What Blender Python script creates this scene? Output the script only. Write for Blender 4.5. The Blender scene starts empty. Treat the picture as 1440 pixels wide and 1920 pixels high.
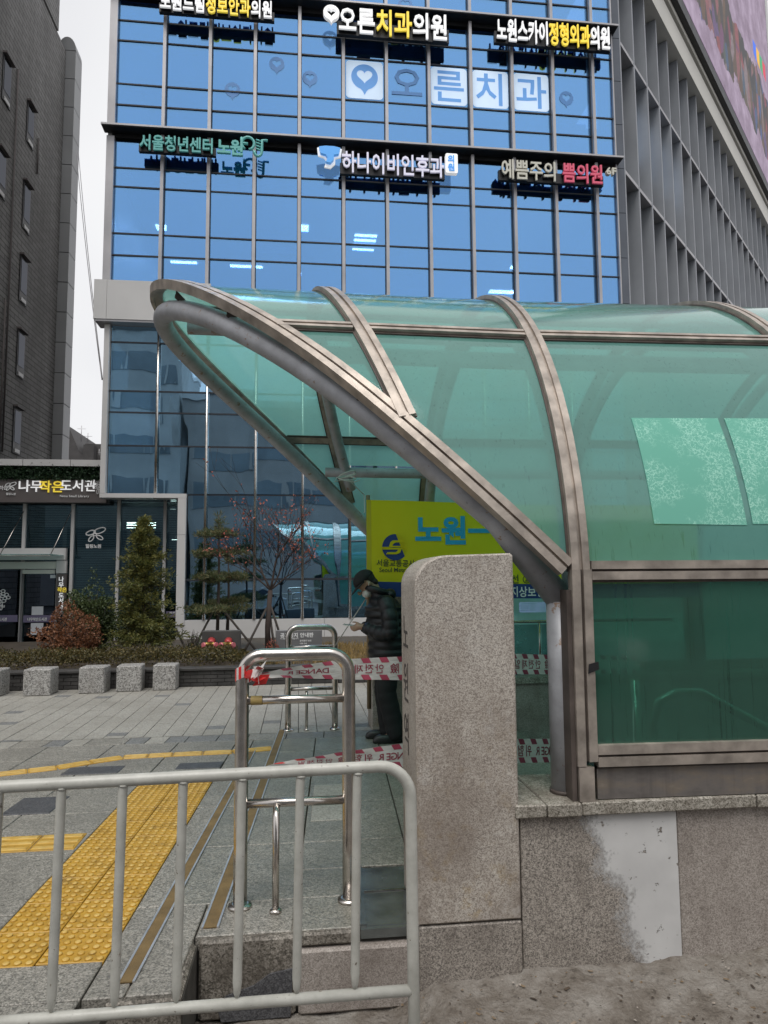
import bpy, math, random
from mathutils import Vector, Matrix, noise
random.seed(7)
PI = math.pi
scene = bpy.context.scene
COL = scene.collection

# ------------------------------------------------------------------ camera
FPX, CX, CY = 1340.0, 720.0, 960.0            # focal length and centre in pixels of the 1440x1920 photograph
YAW, PITCH, ROLL = math.radians(6.8), math.radians(5.3), math.radians(0.43)
CAM = Vector((0, 0, 1.58))
_f = Vector((math.sin(YAW)*math.cos(PITCH), math.cos(YAW)*math.cos(PITCH), math.sin(PITCH)))
_r = Vector((math.cos(YAW), -math.sin(YAW), 0)); _u = _r.cross(_f)
CR = _r*math.cos(ROLL) - _u*math.sin(ROLL); CU = _u*math.cos(ROLL) + _r*math.sin(ROLL); CF = _f
cam_data = bpy.data.cameras.new('camera'); cam = bpy.data.objects.new('camera', cam_data); COL.objects.link(cam)
m = Matrix((CR, CU, -CF)).transposed().to_4x4(); m.translation = CAM
cam.matrix_world = m
cam_data.sensor_fit = 'HORIZONTAL'; cam_data.sensor_width = 36.0; cam_data.lens = FPX/1440*36
cam_data.clip_start = 0.05; cam_data.clip_end = 2000
scene.camera = cam

# ------------------------------------------------------------------ sky, sun, exposure
world = bpy.data.worlds.new('World'); scene.world = world; world.use_nodes = True
wn = world.node_tree; wn.nodes.clear()
w_out = wn.nodes.new('ShaderNodeOutputWorld'); w_bg = wn.nodes.new('ShaderNodeBackground')
sky = wn.nodes.new('ShaderNodeTexSky'); sky.sky_type = 'NISHITA'; sky.sun_disc = False
sky.sun_elevation = math.radians(63); sky.sun_rotation = math.radians(199); sky.dust_density = 6; sky.air_density = 1.2
w_bw = wn.nodes.new('ShaderNodeRGBToBW')
w_mix = wn.nodes.new('ShaderNodeMix'); w_mix.data_type = 'RGBA'; w_mix.inputs[0].default_value = 0.88
w_cl = wn.nodes.new('ShaderNodeTexNoise'); w_cl.inputs['Scale'].default_value = 1.6; w_cl.inputs['Detail'].default_value = 4
w_ramp = wn.nodes.new('ShaderNodeValToRGB')
w_ramp.color_ramp.elements[0].position = 0.3; w_ramp.color_ramp.elements[0].color = (6.3, 6.4, 6.75, 1)
w_ramp.color_ramp.elements[1].position = 0.75; w_ramp.color_ramp.elements[1].color = (8.9, 8.9, 9.0, 1)
wn.links.new(sky.outputs[0], w_bw.inputs[0]); wn.links.new(w_bw.outputs[0], w_mix.inputs[6])
wn.links.new(w_cl.outputs['Fac'], w_ramp.inputs[0]); wn.links.new(w_ramp.outputs[0], w_mix.inputs[7])
wn.links.new(w_mix.outputs[2], w_bg.inputs[0]); w_bg.inputs[1].default_value = 0.086
wn.links.new(w_bg.outputs[0], w_out.inputs[0])
sun_d = bpy.data.lights.new('sun', 'SUN'); sun_d.energy = 1.5; sun_d.angle = math.radians(36); sun_d.color = (1, 0.97, 0.93)
sun = bpy.data.objects.new('sun', sun_d); COL.objects.link(sun)
sun.rotation_euler = Vector((0.16, 0.42, -0.90)).to_track_quat('-Z', 'Y').to_euler()
scene.view_settings.view_transform = 'Standard'; scene.view_settings.look = 'None'
scene.view_settings.exposure = 0.52; scene.view_settings.gamma = 1.0
scene.cycles.use_denoising = True
scene.cycles.max_bounces = 10; scene.cycles.transparent_max_bounces = 24
scene.cycles.sample_clamp_indirect = 6.0

# ------------------------------------------------------------------ helpers
def ray(px, py):
    return (CR*((px-CX)/FPX) - CU*((py-CY)/FPX) + CF).normalized()
def at(px, py, X=None, Y=None, Z=None):
    """World point where the sight line of photograph pixel (px, py) meets a real plane of the place."""
    d = ray(px, py)
    t = (X-CAM.x)/d.x if X is not None else (Y-CAM.y)/d.y if Y is not None else (Z-CAM.z)/d.z
    return CAM + d*t
def V(*a): return Vector(a)
ORG = {}
def tag(o, label=None, cat=None, group=None, kind=None):
    if label: o['label'] = label
    if cat: o['category'] = cat
    if group: o['group'] = group
    if kind: o['kind'] = kind
    return o
def thing(name, loc, label, cat, group=None):
    o = bpy.data.objects.new(name, None); COL.objects.link(o); o.location = loc; o.empty_display_size = 0.2
    ORG[o.name] = Vector(loc)
    return tag(o, label, cat, group)
class MB:
    def __init__(s): s.v = []; s.f = []; s.sm = []
    def add(s, vs, fs, smooth=False):
        b = len(s.v); s.v += [tuple(v) for v in vs]
        for f in fs: s.f.append(tuple(b+i for i in f)); s.sm.append(smooth)
        return s
    def box(s, x0, x1, y0, y1, z0, z1):
        return s.add([(x0,y0,z0),(x1,y0,z0),(x1,y1,z0),(x0,y1,z0),(x0,y0,z1),(x1,y0,z1),(x1,y1,z1),(x0,y1,z1)],
                     [(0,3,2,1),(4,5,6,7),(0,1,5,4),(1,2,6,5),(2,3,7,6),(3,0,4,7)])
    def bbox(s, x0, x1, y0, y1, z0, z1, c=0.01):
        """box with chamfered edges (loft of three outlines)"""
        def ring(i, z): return [(x0+i,y0,z),(x1-i,y0,z),(x1,y0+i,z),(x1,y1-i,z),(x1-i,y1,z),(x0+i,y1,z),(x0,y1-i,z),(x0,y0+i,z)]
        def small(z): return [(x0+c,y0+c*.99,z),(x1-c,y0+c*.99,z),(x1-c*.99,y0+c,z),(x1-c*.99,y1-c,z),(x1-c,y1-c*.99,z),(x0+c,y1-c*.99,z),(x0+c*.99,y1-c,z),(x0+c*.99,y0+c,z)]
        return s.loft([small(z0), ring(c, z0+c), ring(c, z1-c), small(z1)])
    def obox(s, o, ux, uy, uz):
        """box from corner o with edge vectors"""
        o, ux, uy, uz = map(Vector, (o, ux, uy, uz))
        return s.add([o,o+ux,o+ux+uy,o+uy,o+uz,o+ux+uz,o+ux+uy+uz,o+uy+uz],
                     [(0,3,2,1),(4,5,6,7),(0,1,5,4),(1,2,6,5),(2,3,7,6),(3,0,4,7)])
    def loft(s, rings, smooth=False, cap=True, closed=True):
        n = len(rings[0]); vs = [p for r in rings for p in r]; fs = []
        for i in range(len(rings)-1):
            for j in range(n if closed else n-1):
                k = (j+1) % n
                fs.append((i*n+j, i*n+k, (i+1)*n+k, (i+1)*n+j))
        s.add(vs, fs, smooth)
        if cap and closed:
            b = len(s.v)-len(vs)
            s.f.append(tuple(b+i for i in reversed(range(n)))); s.sm.append(False)
            s.f.append(tuple(b+len(vs)-n+i for i in range(n))); s.sm.append(False)
        return s
    def tube(s, path, r, n=8, cap=True, closed=False):
        path = [Vector(p) for p in path]; N = len(path)
        rs = r if isinstance(r, (list, tuple)) else [r]*N
        rings = []; up = None
        for i, p in enumerate(path):
            if closed: t = path[(i+1) % N]-path[i-1]
            else: t = (path[min(i+1, N-1)]-path[max(i-1, 0)])
            t.normalize()
            if up is None: up = t.orthogonal().normalized()
            else:
                up = up - t*up.dot(t)
                up = up.normalized() if up.length > 1e-6 else t.orthogonal().normalized()
            w = t.cross(up)
            rings.append([p + (up*math.cos(2*PI*j/n) + w*math.sin(2*PI*j/n))*rs[i] for j in range(n)])
        if closed: rings.append(rings[0])
        return s.loft(rings, True, cap and not closed)
    def sweep(s, path, normals, section, smooth=False):
        """sweep a closed 2D section (u across, w along the normal)"""
        path = [Vector(p) for p in path]; N = len(path); rings = []
        for i, p in enumerate(path):
            t = (path[min(i+1, N-1)]-path[max(i-1, 0)]).normalized()
            nn = Vector(normals[i]); nn = (nn - t*nn.dot(t)).normalized(); b = t.cross(nn)
            rings.append([p + b*u + nn*w for u, w in section])
        return s.loft(rings, smooth, True)
    def ell(s, c, r, nu=12, nv=8, M=None):
        rings = []
        for i in range(nv+1):
            ph = -PI/2 + PI*i/nv; rr = max(math.cos(ph), 0.02)
            ring = []
            for j in range(nu):
                q = Vector((r[0]*rr*math.cos(2*PI*j/nu), r[1]*rr*math.sin(2*PI*j/nu), r[2]*math.sin(ph)))
                if M is not None: q = M @ q
                ring.append(Vector(c)+q)
            rings.append(ring)
        return s.loft(rings, True, True)
    def prism(s, poly, d):
        """poly: list of 3D points, extruded by vector d"""
        d = Vector(d); p = [Vector(q) for q in poly]
        return s.loft([p, [q+d for q in p]], False, True)
    def build(s, name, mat, parent=None, kind=None, label=None):
        org = ORG.get(parent.name, Vector((0,0,0))) if parent is not None else Vector((0,0,0))
        me = bpy.data.meshes.new(name)
        me.from_pydata([(v[0]-org.x, v[1]-org.y, v[2]-org.z) for v in s.v] if org.length else s.v, [], s.f)
        if any(s.sm): me.polygons.foreach_set('use_smooth', s.sm)
        me.update()
        if mat is not None: me.materials.append(mat)
        o = bpy.data.objects.new(name, me); COL.objects.link(o)
        if parent is not None: o.parent = parent; ORG[o.name] = org
        if kind: o['kind'] = kind
        if label: o['label'] = label
        return o
def fix_normals(o):
    import bmesh
    bm = bmesh.new(); bm.from_mesh(o.data); bmesh.ops.recalc_face_normals(bm, faces=bm.faces); bm.to_mesh(o.data); bm.free()
    return o
def inst(o, name, loc, parent=None, mat=None):
    c = bpy.data.objects.new(name, o.data); COL.objects.link(c)
    if parent is not None: c.parent = parent; ORG[c.name] = ORG.get(parent.name, V(0,0,0)); c.location = Vector(loc)-ORG[c.name]
    else: c.location = loc
    return c
_tc = {}
TMP = bpy.data.scenes.new('tmp')      # conversions happen in a scratch scene of their own
def glyph(ch, bold=0.0, res=2):
    k = (ch, round(bold, 3), res)
    if k not in _tc:
        c = bpy.data.curves.new('t', 'FONT'); c.body = ch; c.size = 1; c.resolution_u = res; c.offset = bold; c.extrude = 0.5
        o = bpy.data.objects.new('t', c); TMP.collection.objects.link(o)
        vl = TMP.view_layers[0]; vl.update(); dg = vl.depsgraph
        me = bpy.data.meshes.new_from_object(o.evaluated_get(dg))
        _tc[k] = ([tuple(v.co) for v in me.vertices], [tuple(p.vertices) for p in me.polygons])
        bpy.data.objects.remove(o); bpy.data.curves.remove(c); bpy.data.meshes.remove(me)
    return _tc[k]
def adv(ch):
    o = ord(ch)
    if o >= 0x1100: return 0.92 if o >= 0xAC00 else 1.0
    if ch == ' ': return 0.33
    if ch in 'il.,[]': return 0.28
    if ch in 'mMwW': return 0.85
    return 0.56
def put_text(mb, s, fn, h, depth=0.01, bold=0.0, sx=1.0, res=2, spacing=0.0):
    """add text to mb; fn(u, v, w) maps text space (metres) to the world"""
    x = 0
    for ch in s:
        if ch != ' ':
            vs, fs = glyph(ch, bold, res)
            mb.add([fn((x+v[0])*h*sx, v[1]*h, v[2]*depth) for v in vs], fs)
        x += adv(ch)+spacing
    return x*h*sx
def text_width(s, h, sx=1.0, spacing=0.0): return sum(adv(c)+spacing for c in s)*h*sx
def plane_fn(o, ux, uz, n):
    o, ux, uz, n = map(Vector, (o, ux, uz, n))
    return lambda u, v, w: o + ux*u + uz*v + n*w
def remesh(mb, voxel, smooth=6):
    o = mb.build('tmp', None); fix_normals(o)
    r = o.modifiers.new('r', 'REMESH'); r.mode = 'VOXEL'; r.voxel_size = voxel
    if smooth:
        q = o.modifiers.new('s', 'SMOOTH'); q.iterations = smooth; q.factor = 0.5
    COL.objects.unlink(o); TMP.collection.objects.link(o)
    vl = TMP.view_layers[0]; vl.update(); dg = vl.depsgraph
    me = bpy.data.meshes.new_from_object(o.evaluated_get(dg))
    out = MB(); out.add([tuple(v.co) for v in me.vertices], [tuple(p.vertices) for p in me.polygons], True)
    bpy.data.objects.remove(o); bpy.data.meshes.remove(me)
    return out

# ------------------------------------------------------------------ materials
class NT:
    def __init__(s, name):
        s.m = bpy.data.materials.new(name); s.m.use_nodes = True; s.t = s.m.node_tree; s.t.nodes.clear()
        s.out = s.n('ShaderNodeOutputMaterial')
        s.geo = s.n('ShaderNodeNewGeometry')
    def n(s, typ, **kw):
        x = s.t.nodes.new(typ)
        for k, v in kw.items(): setattr(x, k, v)
        return x
    def l(s, a, b): s.t.links.new(a, b)
    def pos(s, scale=(1, 1, 1)):
        mp = s.n('ShaderNodeMapping'); mp.inputs['Scale'].default_value = scale
        s.l(s.geo.outputs['Position'], mp.inputs[0]); return mp.outputs[0]
    def noise(s, scale, detail=3, rough=0.55, co=None):
        x = s.n('ShaderNodeTexNoise'); x.inputs['Scale'].default_value = scale; x.inputs['Detail'].default_value = detail
        x.inputs['Roughness'].default_value = rough
        s.l(co if co is not None else s.geo.outputs['Position'], x.inputs['Vector']); return x.outputs['Fac']
    def voro(s, scale, co=None, feature='F1', out='Color'):
        x = s.n('ShaderNodeTexVoronoi'); x.inputs['Scale'].default_value = scale; x.feature = feature
        s.l(co if co is not None else s.geo.outputs['Position'], x.inputs['Vector']); return x.outputs[out]
    def ramp(s, fac, stops):
        x = s.n('ShaderNodeValToRGB'); e = x.color_ramp.elements
        while len(e) > 1: e.remove(e[-1])
        for i, (p, c) in enumerate(stops):
            if i == 0: e[0].position = p
            else: e.new(p)
            e[i].color = (*c, 1) if len(c) == 3 else c
        s.l(fac, x.inputs[0]); return x.outputs[0]
    def mix(s, fac, a, b, mode='MIX'):
        x = s.n('ShaderNodeMix'); x.data_type = 'RGBA'; x.blend_type = mode
        for val, sock in ((fac, x.inputs[0]), (a, x.inputs[6]), (b, x.inputs[7])):
            if isinstance(val, (int, float)): sock.default_value = val
            elif isinstance(val, tuple): sock.default_value = (*val, 1) if len(val) == 3 else val
            else: s.l(val, sock)
        return x.outputs[2]
    def math(s, op, a, b=0.5):
        x = s.n('ShaderNodeMath'); x.operation = op
        for val, sock in ((a, x.inputs[0]), (b, x.inputs[1])):
            if isinstance(val, (int, float)): sock.default_value = val
            else: s.l(val, sock)
        return x.outputs[0]
    def bump(s, h, strength=0.3, dist=0.01):
        x = s.n('ShaderNodeBump'); x.inputs['Strength'].default_value = strength; x.inputs['Distance'].default_value = dist
        s.l(h, x.inputs['Height']); return x.outputs[0]
    def bsdf(s, col, rough=0.5, metal=0.0, normal=None, spec=0.5, emit=None, es=0.0, coat=0.0):
        p = s.n('ShaderNodeBsdfPrincipled')
        for val, key in ((col, 'Base Color'), (rough, 'Roughness'), (metal, 'Metallic')):
            if isinstance(val, (int, float)): p.inputs[key].default_value = val
            elif isinstance(val, tuple): p.inputs[key].default_value = (*val, 1)
            else: s.l(val, p.inputs[key])
        p.inputs['Specular IOR Level'].default_value = spec
        p.inputs['Coat Weight'].default_value = coat; p.inputs['Coat Roughness'].default_value = 0.08
        if normal is not None: s.l(normal, p.inputs['Normal'])
        if emit is not None:
            if isinstance(emit, tuple): p.inputs['Emission Color'].default_value = (*emit, 1)
            else: s.l(emit, p.inputs['Emission Color'])
            p.inputs['Emission Strength'].default_value = es
        s.l(p.outputs[0], s.out.inputs[0]); return s.m
def plain(name, col, rough=0.5, metal=0.0, var=0.15, vs=3.0, bump=0.0, bs=60.0, emit=None, es=0.0, spec=0.5):
    """paint, plastic, metal: a base colour with slow uneven wear and a fine grain"""
    t = NT(name); n1 = t.noise(vs, 4); n2 = t.noise(bs, 2)
    c = t.mix(t.ramp(n1, [(0.3, (0, 0, 0)), (0.72, (1, 1, 1))]), tuple(x*(1-var) for x in col), tuple(min(1, x*(1+var*0.6)) for x in col))
    r = t.math('ADD', t.math('MULTIPLY', n1, 0.2), rough-0.1) if rough > 0.1 else rough
    nb = t.bump(n2, bump, 0.004) if bump else None
    return t.bsdf(c, r, metal, nb, spec, emit, es)
def granite(name, dark, mid, light, scale=150, stain=(0.1, 0.08, 0.06), amt=0.35, rough=0.6, ss=2.5, bump=0.25, white=0.0):
    t = NT(name)
    v = t.voro(scale); v2 = t.voro(scale*0.45)
    sp = t.n('ShaderNodeSeparateColor'); t.l(v, sp.inputs[0]); sp2 = t.n('ShaderNodeSeparateColor'); t.l(v2, sp2.inputs[0])
    f = t.math('ADD', t.math('MULTIPLY', sp.outputs[0], 0.7), t.math('MULTIPLY', sp2.outputs[1], 0.3))
    c = t.ramp(f, [(0.12, dark), (0.32, tuple((a+b)/2 for a, b in zip(dark, mid))), (0.5, mid), (0.82, light)])
    st = t.ramp(t.noise(ss, 6, 0.62), [(0.42, (0, 0, 0)), (0.72, (1, 1, 1))])
    stf = t.math('MULTIPLY', st, amt)
    c = t.mix(stf, c, stain)
    streak = t.ramp(t.noise(1.0, 4, 0.6, t.pos((7, 7, 0.9))), [(0.5, (0, 0, 0)), (0.78, (1, 1, 1))])
    c = t.mix(t.math('MULTIPLY', streak, amt*0.7), c, stain)
    if white:
        low = t.n('ShaderNodeSeparateXYZ'); t.l(t.geo.outputs['Position'], low.inputs[0])
        lz_ = t.ramp(low.outputs[2], [(0.0,(1,1,1)),(1.0,(0,0,0))])
        ye = t.math('MULTIPLY', lz_, t.ramp(t.noise(9, 6, 0.7), [(0.53,(0,0,0)),(0.66,(0.6,0.6,0.6))])); c = t.mix(ye, c, (0.34,0.24,0.10))
        di = t.math('MULTIPLY', lz_, t.ramp(t.noise(2.2, 6, 0.65), [(0.38,(0,0,0)),(0.58,(0.9,0.9,0.9))])); c = t.mix(di, c, (0.16,0.125,0.10))
    if white: c = t.mix(t.math('MULTIPLY', t.ramp(t.noise(5.5, 7, 0.7), [(0.57, (0, 0, 0)), (0.66, (1, 1, 1))]), white), c, (0.55, 0.53, 0.50))
    nb = t.bump(t.math('ADD', f, t.math('MULTIPLY', t.noise(40, 4), 1.5)), bump, 0.004)
    return t.bsdf(c, t.math('ADD', t.math('MULTIPLY', t.noise(6, 3), 0.3), rough-0.15), 0.0, nb, 0.4)
M = {}
M['granite_pillar'] = granite('granite_pillar', (0.20,0.175,0.155), (0.41,0.37,0.325), (0.55,0.51,0.455), 250, (0.19,0.145,0.11), 0.5, white=0.3)
M['granite_wall'] = granite('granite_wall', (0.10,0.09,0.08), (0.27,0.24,0.21), (0.42,0.38,0.335), 230, (0.12,0.10,0.085), 0.55)
M['granite_fine'] = granite('granite_fine', (0.19,0.165,0.145), (0.32,0.285,0.255), (0.42,0.38,0.345), 250, (0.11,0.085,0.07), 0.6)
M['granite_cap'] = granite('granite_cap', (0.10,0.09,0.07), (0.29,0.27,0.23), (0.44,0.41,0.36), 190, (0.10,0.08,0.06), 0.75, ss=6)
M['slab'] = granite('pavement_granite', (0.095,0.09,0.078), (0.235,0.222,0.194), (0.36,0.34,0.30), 170, (0.11,0.105,0.09), 0.5, rough=0.5, ss=1.7)
M['slab_wet'] = granite('wet_platform_granite', (0.085,0.081,0.068), (0.205,0.196,0.165), (0.325,0.31,0.265), 170, (0.09,0.095,0.08), 0.5, rough=0.36, ss=1.9)
M['slab_dark'] = granite('dark_granite', (0.035,0.035,0.038), (0.07,0.07,0.075), (0.12,0.12,0.125), 190, (0.05,0.05,0.05), 0.4, rough=0.5)
M['block'] = granite('kerb_granite', (0.06,0.055,0.045), (0.20,0.18,0.15), (0.34,0.31,0.27), 150, (0.055,0.045,0.035), 0.8, ss=4, bump=0.5)
M['cube'] = granite('seat_granite', (0.10,0.095,0.09), (0.31,0.30,0.285), (0.47,0.46,0.44), 95, (0.2,0.18,0.16), 0.3)
M['paver'] = granite('plaza_paver', (0.20,0.192,0.172), (0.31,0.297,0.265), (0.39,0.375,0.335), 130, (0.19,0.178,0.152), 0.6, ss=0.9)
M['paver_dark'] = granite('plaza_paver_dark', (0.10,0.10,0.10), (0.17,0.17,0.165), (0.23,0.23,0.225), 120, (0.12,0.12,0.11), 0.4)
M['joint'] = plain('joint_sand', (0.055,0.05,0.042), 0.9, var=0.5, vs=9, bump=0.4)
M['bronze'] = plain('bronze_anodised_frame', (0.43,0.375,0.325), 0.42, 0.5, var=0.4, vs=9, bump=0.12, bs=140)
M['bronze_dark'] = plain('frame_gasket', (0.10,0.08,0.07), 0.6, 0.2, var=0.4, vs=8)
M['steel'] = plain('stainless_steel', (0.62,0.58,0.54), 0.22, 1.0, var=0.22, vs=14, bump=0.06, bs=90)
M['alu'] = plain('aluminium_mullion', (0.42,0.41,0.42), 0.4, 0.5, var=0.15, vs=1.5)
M['alu_dark'] = plain('dark_transom', (0.03,0.035,0.045), 0.5, 0.2)
M['panel'] = plain('white_metal_panel', (0.60,0.59,0.58), 0.4, 0.1, var=0.07, vs=0.9)
M['grey_fin'] = plain('grey_fin_panel', (0.31,0.325,0.35), 0.5, 0.15, var=0.12, vs=0.8)
M['side_panel'] = plain('dark_grey_cladding', (0.10,0.112,0.135), 0.2, 0.25, var=0.25, vs=0.7)
M['cream'] = plain('cream_fascia', (0.66,0.64,0.58), 0.5, var=0.08, vs=0.8)
M['black'] = plain('black_metal', (0.012,0.012,0.014), 0.45, var=0.3)
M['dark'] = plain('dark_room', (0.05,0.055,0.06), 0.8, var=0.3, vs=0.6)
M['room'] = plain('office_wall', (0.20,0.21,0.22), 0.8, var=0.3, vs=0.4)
M['lamp'] = plain('ceiling_lamp', (0.9,0.9,0.9), 0.5, emit=(1.0,0.95,0.85), es=14.0)
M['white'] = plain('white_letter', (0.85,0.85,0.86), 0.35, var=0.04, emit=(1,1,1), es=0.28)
M['white_print'] = plain('white_print', (0.80,0.80,0.80), 0.5, var=0.05)
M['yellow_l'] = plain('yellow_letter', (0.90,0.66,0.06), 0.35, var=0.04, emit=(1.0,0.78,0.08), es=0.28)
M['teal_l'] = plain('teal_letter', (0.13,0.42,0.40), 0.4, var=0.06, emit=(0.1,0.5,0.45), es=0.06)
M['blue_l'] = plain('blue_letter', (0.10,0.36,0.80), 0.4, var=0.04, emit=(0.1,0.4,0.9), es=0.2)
M['cream_l'] = plain('cream_letter', (0.62,0.60,0.52), 0.4, var=0.05)
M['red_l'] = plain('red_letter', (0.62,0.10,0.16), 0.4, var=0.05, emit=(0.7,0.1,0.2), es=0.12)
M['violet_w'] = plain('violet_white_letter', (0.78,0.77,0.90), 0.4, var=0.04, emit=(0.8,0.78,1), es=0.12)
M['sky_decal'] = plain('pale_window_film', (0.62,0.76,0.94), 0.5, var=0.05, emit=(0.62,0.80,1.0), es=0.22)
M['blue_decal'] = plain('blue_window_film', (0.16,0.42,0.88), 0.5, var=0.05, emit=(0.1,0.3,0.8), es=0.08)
M['ghost_decal'] = plain('faint_window_film', (0.10,0.27,0.60), 0.5, var=0.05)
M['brown'] = plain('brown_fascia', (0.115,0.10,0.097), 0.6, var=0.12, vs=1.2)
M['purple'] = plain('purple_strip', (0.17,0.15,0.24), 0.5)
M['paper'] = plain('paper', (0.62,0.63,0.66), 0.7, var=0.06, vs=9)
def fence_material():
    t = NT('grey_barrier_paint'); n1 = t.noise(11, 5, 0.65)
    c = t.mix(t.ramp(n1, [(0.3,(0,0,0)),(0.72,(1,1,1))]), (0.35,0.345,0.31), (0.50,0.495,0.45))
    c = t.mix(t.ramp(t.noise(46, 3, 0.6), [(0.68,(0,0,0)),(0.72,(0.85,0.85,0.85))]), c, (0.10,0.08,0.06))
    c = t.mix(t.ramp(t.noise(23, 5, 0.75), [(0.63,(0,0,0)),(0.70,(0.6,0.6,0.6))]), c, (0.22,0.17,0.12))
    drops = t.ramp(t.voro(210, out='Distance'), [(0.1,(1,1,1)),(0.3,(0,0,0))])
    return t.bsdf(c, 0.36, 0.0, t.bump(t.math('ADD', n1, t.math('MULTIPLY', drops, 0.25)), 0.3, 0.004))
M['fence'] = fence_material()
def pipe_material():
    t = NT('grey_pipe_paint'); n1 = t.noise(6, 5, 0.6)
    c = t.mix(t.ramp(n1, [(0.3, (0,0,0)), (0.7, (1,1,1))]), (0.27,0.275,0.29), (0.42,0.43,0.46))
    rust = t.ramp(t.noise(16, 5, 0.7), [(0.61, (0,0,0)), (0.66, (1,1,1))])
    c = t.mix(t.math('MULTIPLY', rust, 0.8), c, (0.22,0.12,0.055))
    spots = t.ramp(t.noise(70, 2), [(0.73, (0,0,0)), (0.76, (1,1,1))])
    c = t.mix(t.math('MULTIPLY', spots, 0.8), c, (0.04,0.035,0.03))
    return t.bsdf(c, 0.42, 0.1, t.bump(n1, 0.15, 0.004))
M['pipe'] = pipe_material()
def band_material():
    t = NT('weathered_base_panel')
    n1 = t.noise(1.0, 6, 0.65, t.pos((3.5, 3.5, 9))); n2 = t.noise(1.0, 4, 0.6, t.pos((22, 22, 1.5)))
    c = t.ramp(n1, [(0.3, (0.10,0.09,0.085)), (0.5, (0.155,0.14,0.13)), (0.62, (0.19,0.16,0.13)), (0.75, (0.30,0.27,0.23))])
    c = t.mix(t.math('MULTIPLY', t.ramp(n2, [(0.5, (0,0,0)), (0.75, (1,1,1))]), 0.45), c, (0.07,0.06,0.055))
    return t.bsdf(c, 0.55, 0.2, t.bump(n1, 0.1, 0.004))
M['band'] = band_material()
def tint_glass(name, refl, trans, k, rough=0.01, wav=0.0):
    """coated window glass: a tinted mirror that also lets some of the room through"""
    t = NT(name)
    g = t.n('ShaderNodeBsdfGlossy'); g.inputs['Color'].default_value = (*refl, 1); g.inputs['Roughness'].default_value = rough
    if wav: t.l(t.bump(t.noise(1.0, 2, 0.5, t.pos((0.9, 0.9, 0.22))), wav, 0.02), g.inputs['Normal'])
    p = t.n('ShaderNodeBsdfTransparent'); p.inputs['Color'].default_value = (*trans, 1)
    mx = t.n('ShaderNodeMixShader'); mx.inputs[0].default_value = k
    t.l(g.outputs[0], mx.inputs[1]); t.l(p.outputs[0], mx.inputs[2]); t.l(mx.outputs[0], t.out.inputs[0])
    return t.m
M['blue_glass'] = tint_glass('blue_curtain_glass', (0.27,0.56,0.96), (0.42,0.60,0.82), 0.42, wav=0.10)
M['low_glass'] = tint_glass('lower_curtain_glass', (0.44,0.74,1.0), (0.36,0.54,0.62), 0.26, wav=0.7)
M['dark_glass'] = tint_glass('library_glass', (0.20,0.30,0.36), (0.55,0.68,0.70), 0.68, wav=0.1)
M['door_glass'] = tint_glass('door_glass', (0.16,0.20,0.26), (0.25,0.29,0.32), 0.5)
M['side_glass'] = tint_glass('side_glass', (0.28,0.34,0.42), (0.3,0.36,0.4), 0.3)
def canopy_glass(name, haze, tcol, hcol, drops):
    t = NT(name)
    tr = t.n('ShaderNodeBsdfTransparent'); tr.inputs[0].default_value = (*tcol, 1)
    tl = t.n('ShaderNodeBsdfTranslucent'); df = t.n('ShaderNodeBsdfDiffuse')
    c = t.mix(t.noise(1.2, 4), tuple(x*0.85 for x in hcol), tuple(min(1, x*1.12) for x in hcol))
    t.l(c, tl.inputs[0]); t.l(c, df.inputs[0])
    hz = t.n('ShaderNodeMixShader'); hz.inputs[0].default_value = 0.45; t.l(tl.outputs[0], hz.inputs[1]); t.l(df.outputs[0], hz.inputs[2])
    mx = t.n('ShaderNodeMixShader')
    fog = t.noise(1.6, 5, 0.6)
    run = t.ramp(t.noise(1.0, 3, 0.6, t.pos((60, 60, 1.6))), [(0.60, (0,0,0)), (0.70, (1,1,1))])
    fz = t.math('ADD', t.math('MULTIPLY', t.math('SUBTRACT', fog, 0.5), 0.5), haze)
    fz = t.math('SUBTRACT', fz, t.math('MULTIPLY', run, drops))
    t.l(fz, mx.inputs[0]); t.l(tr.outputs[0], mx.inputs[1]); t.l(hz.outputs[0], mx.inputs[2])
    gl = t.n('ShaderNodeBsdfGlossy'); gl.inputs['Roughness'].default_value = 0.035; gl.inputs['Color'].default_value = (0.92,0.97,0.95,1)
    bp = t.bump(t.noise(150, 2), 0.05, 0.003); t.l(bp, gl.inputs['Normal'])
    lw = t.n('ShaderNodeLayerWeight'); lw.inputs[0].default_value = 0.5          # same both ways through the sheet
    fz2 = t.math('ADD', t.math('MULTIPLY', t.math('POWER', lw.outputs['Facing'], 4.0), 0.9), 0.055)
    m2 = t.n('ShaderNodeMixShader'); t.l(fz2, m2.inputs[0]); t.l(mx.outputs[0], m2.inputs[1]); t.l(gl.outputs[0], m2.inputs[2])
    t.l(m2.outputs[0], t.out.inputs[0])
    return t.m
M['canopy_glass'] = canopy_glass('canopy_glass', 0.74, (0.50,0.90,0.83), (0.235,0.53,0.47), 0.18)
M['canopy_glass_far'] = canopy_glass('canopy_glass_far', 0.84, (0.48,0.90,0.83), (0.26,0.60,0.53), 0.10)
M['canopy_glass_dim'] = canopy_glass('canopy_glass_dim', 0.62, (0.18,0.48,0.37), (0.075,0.195,0.145), 0.3)  # darker copy of the canopy glass; the dim stairwell is put into its colour

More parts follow.
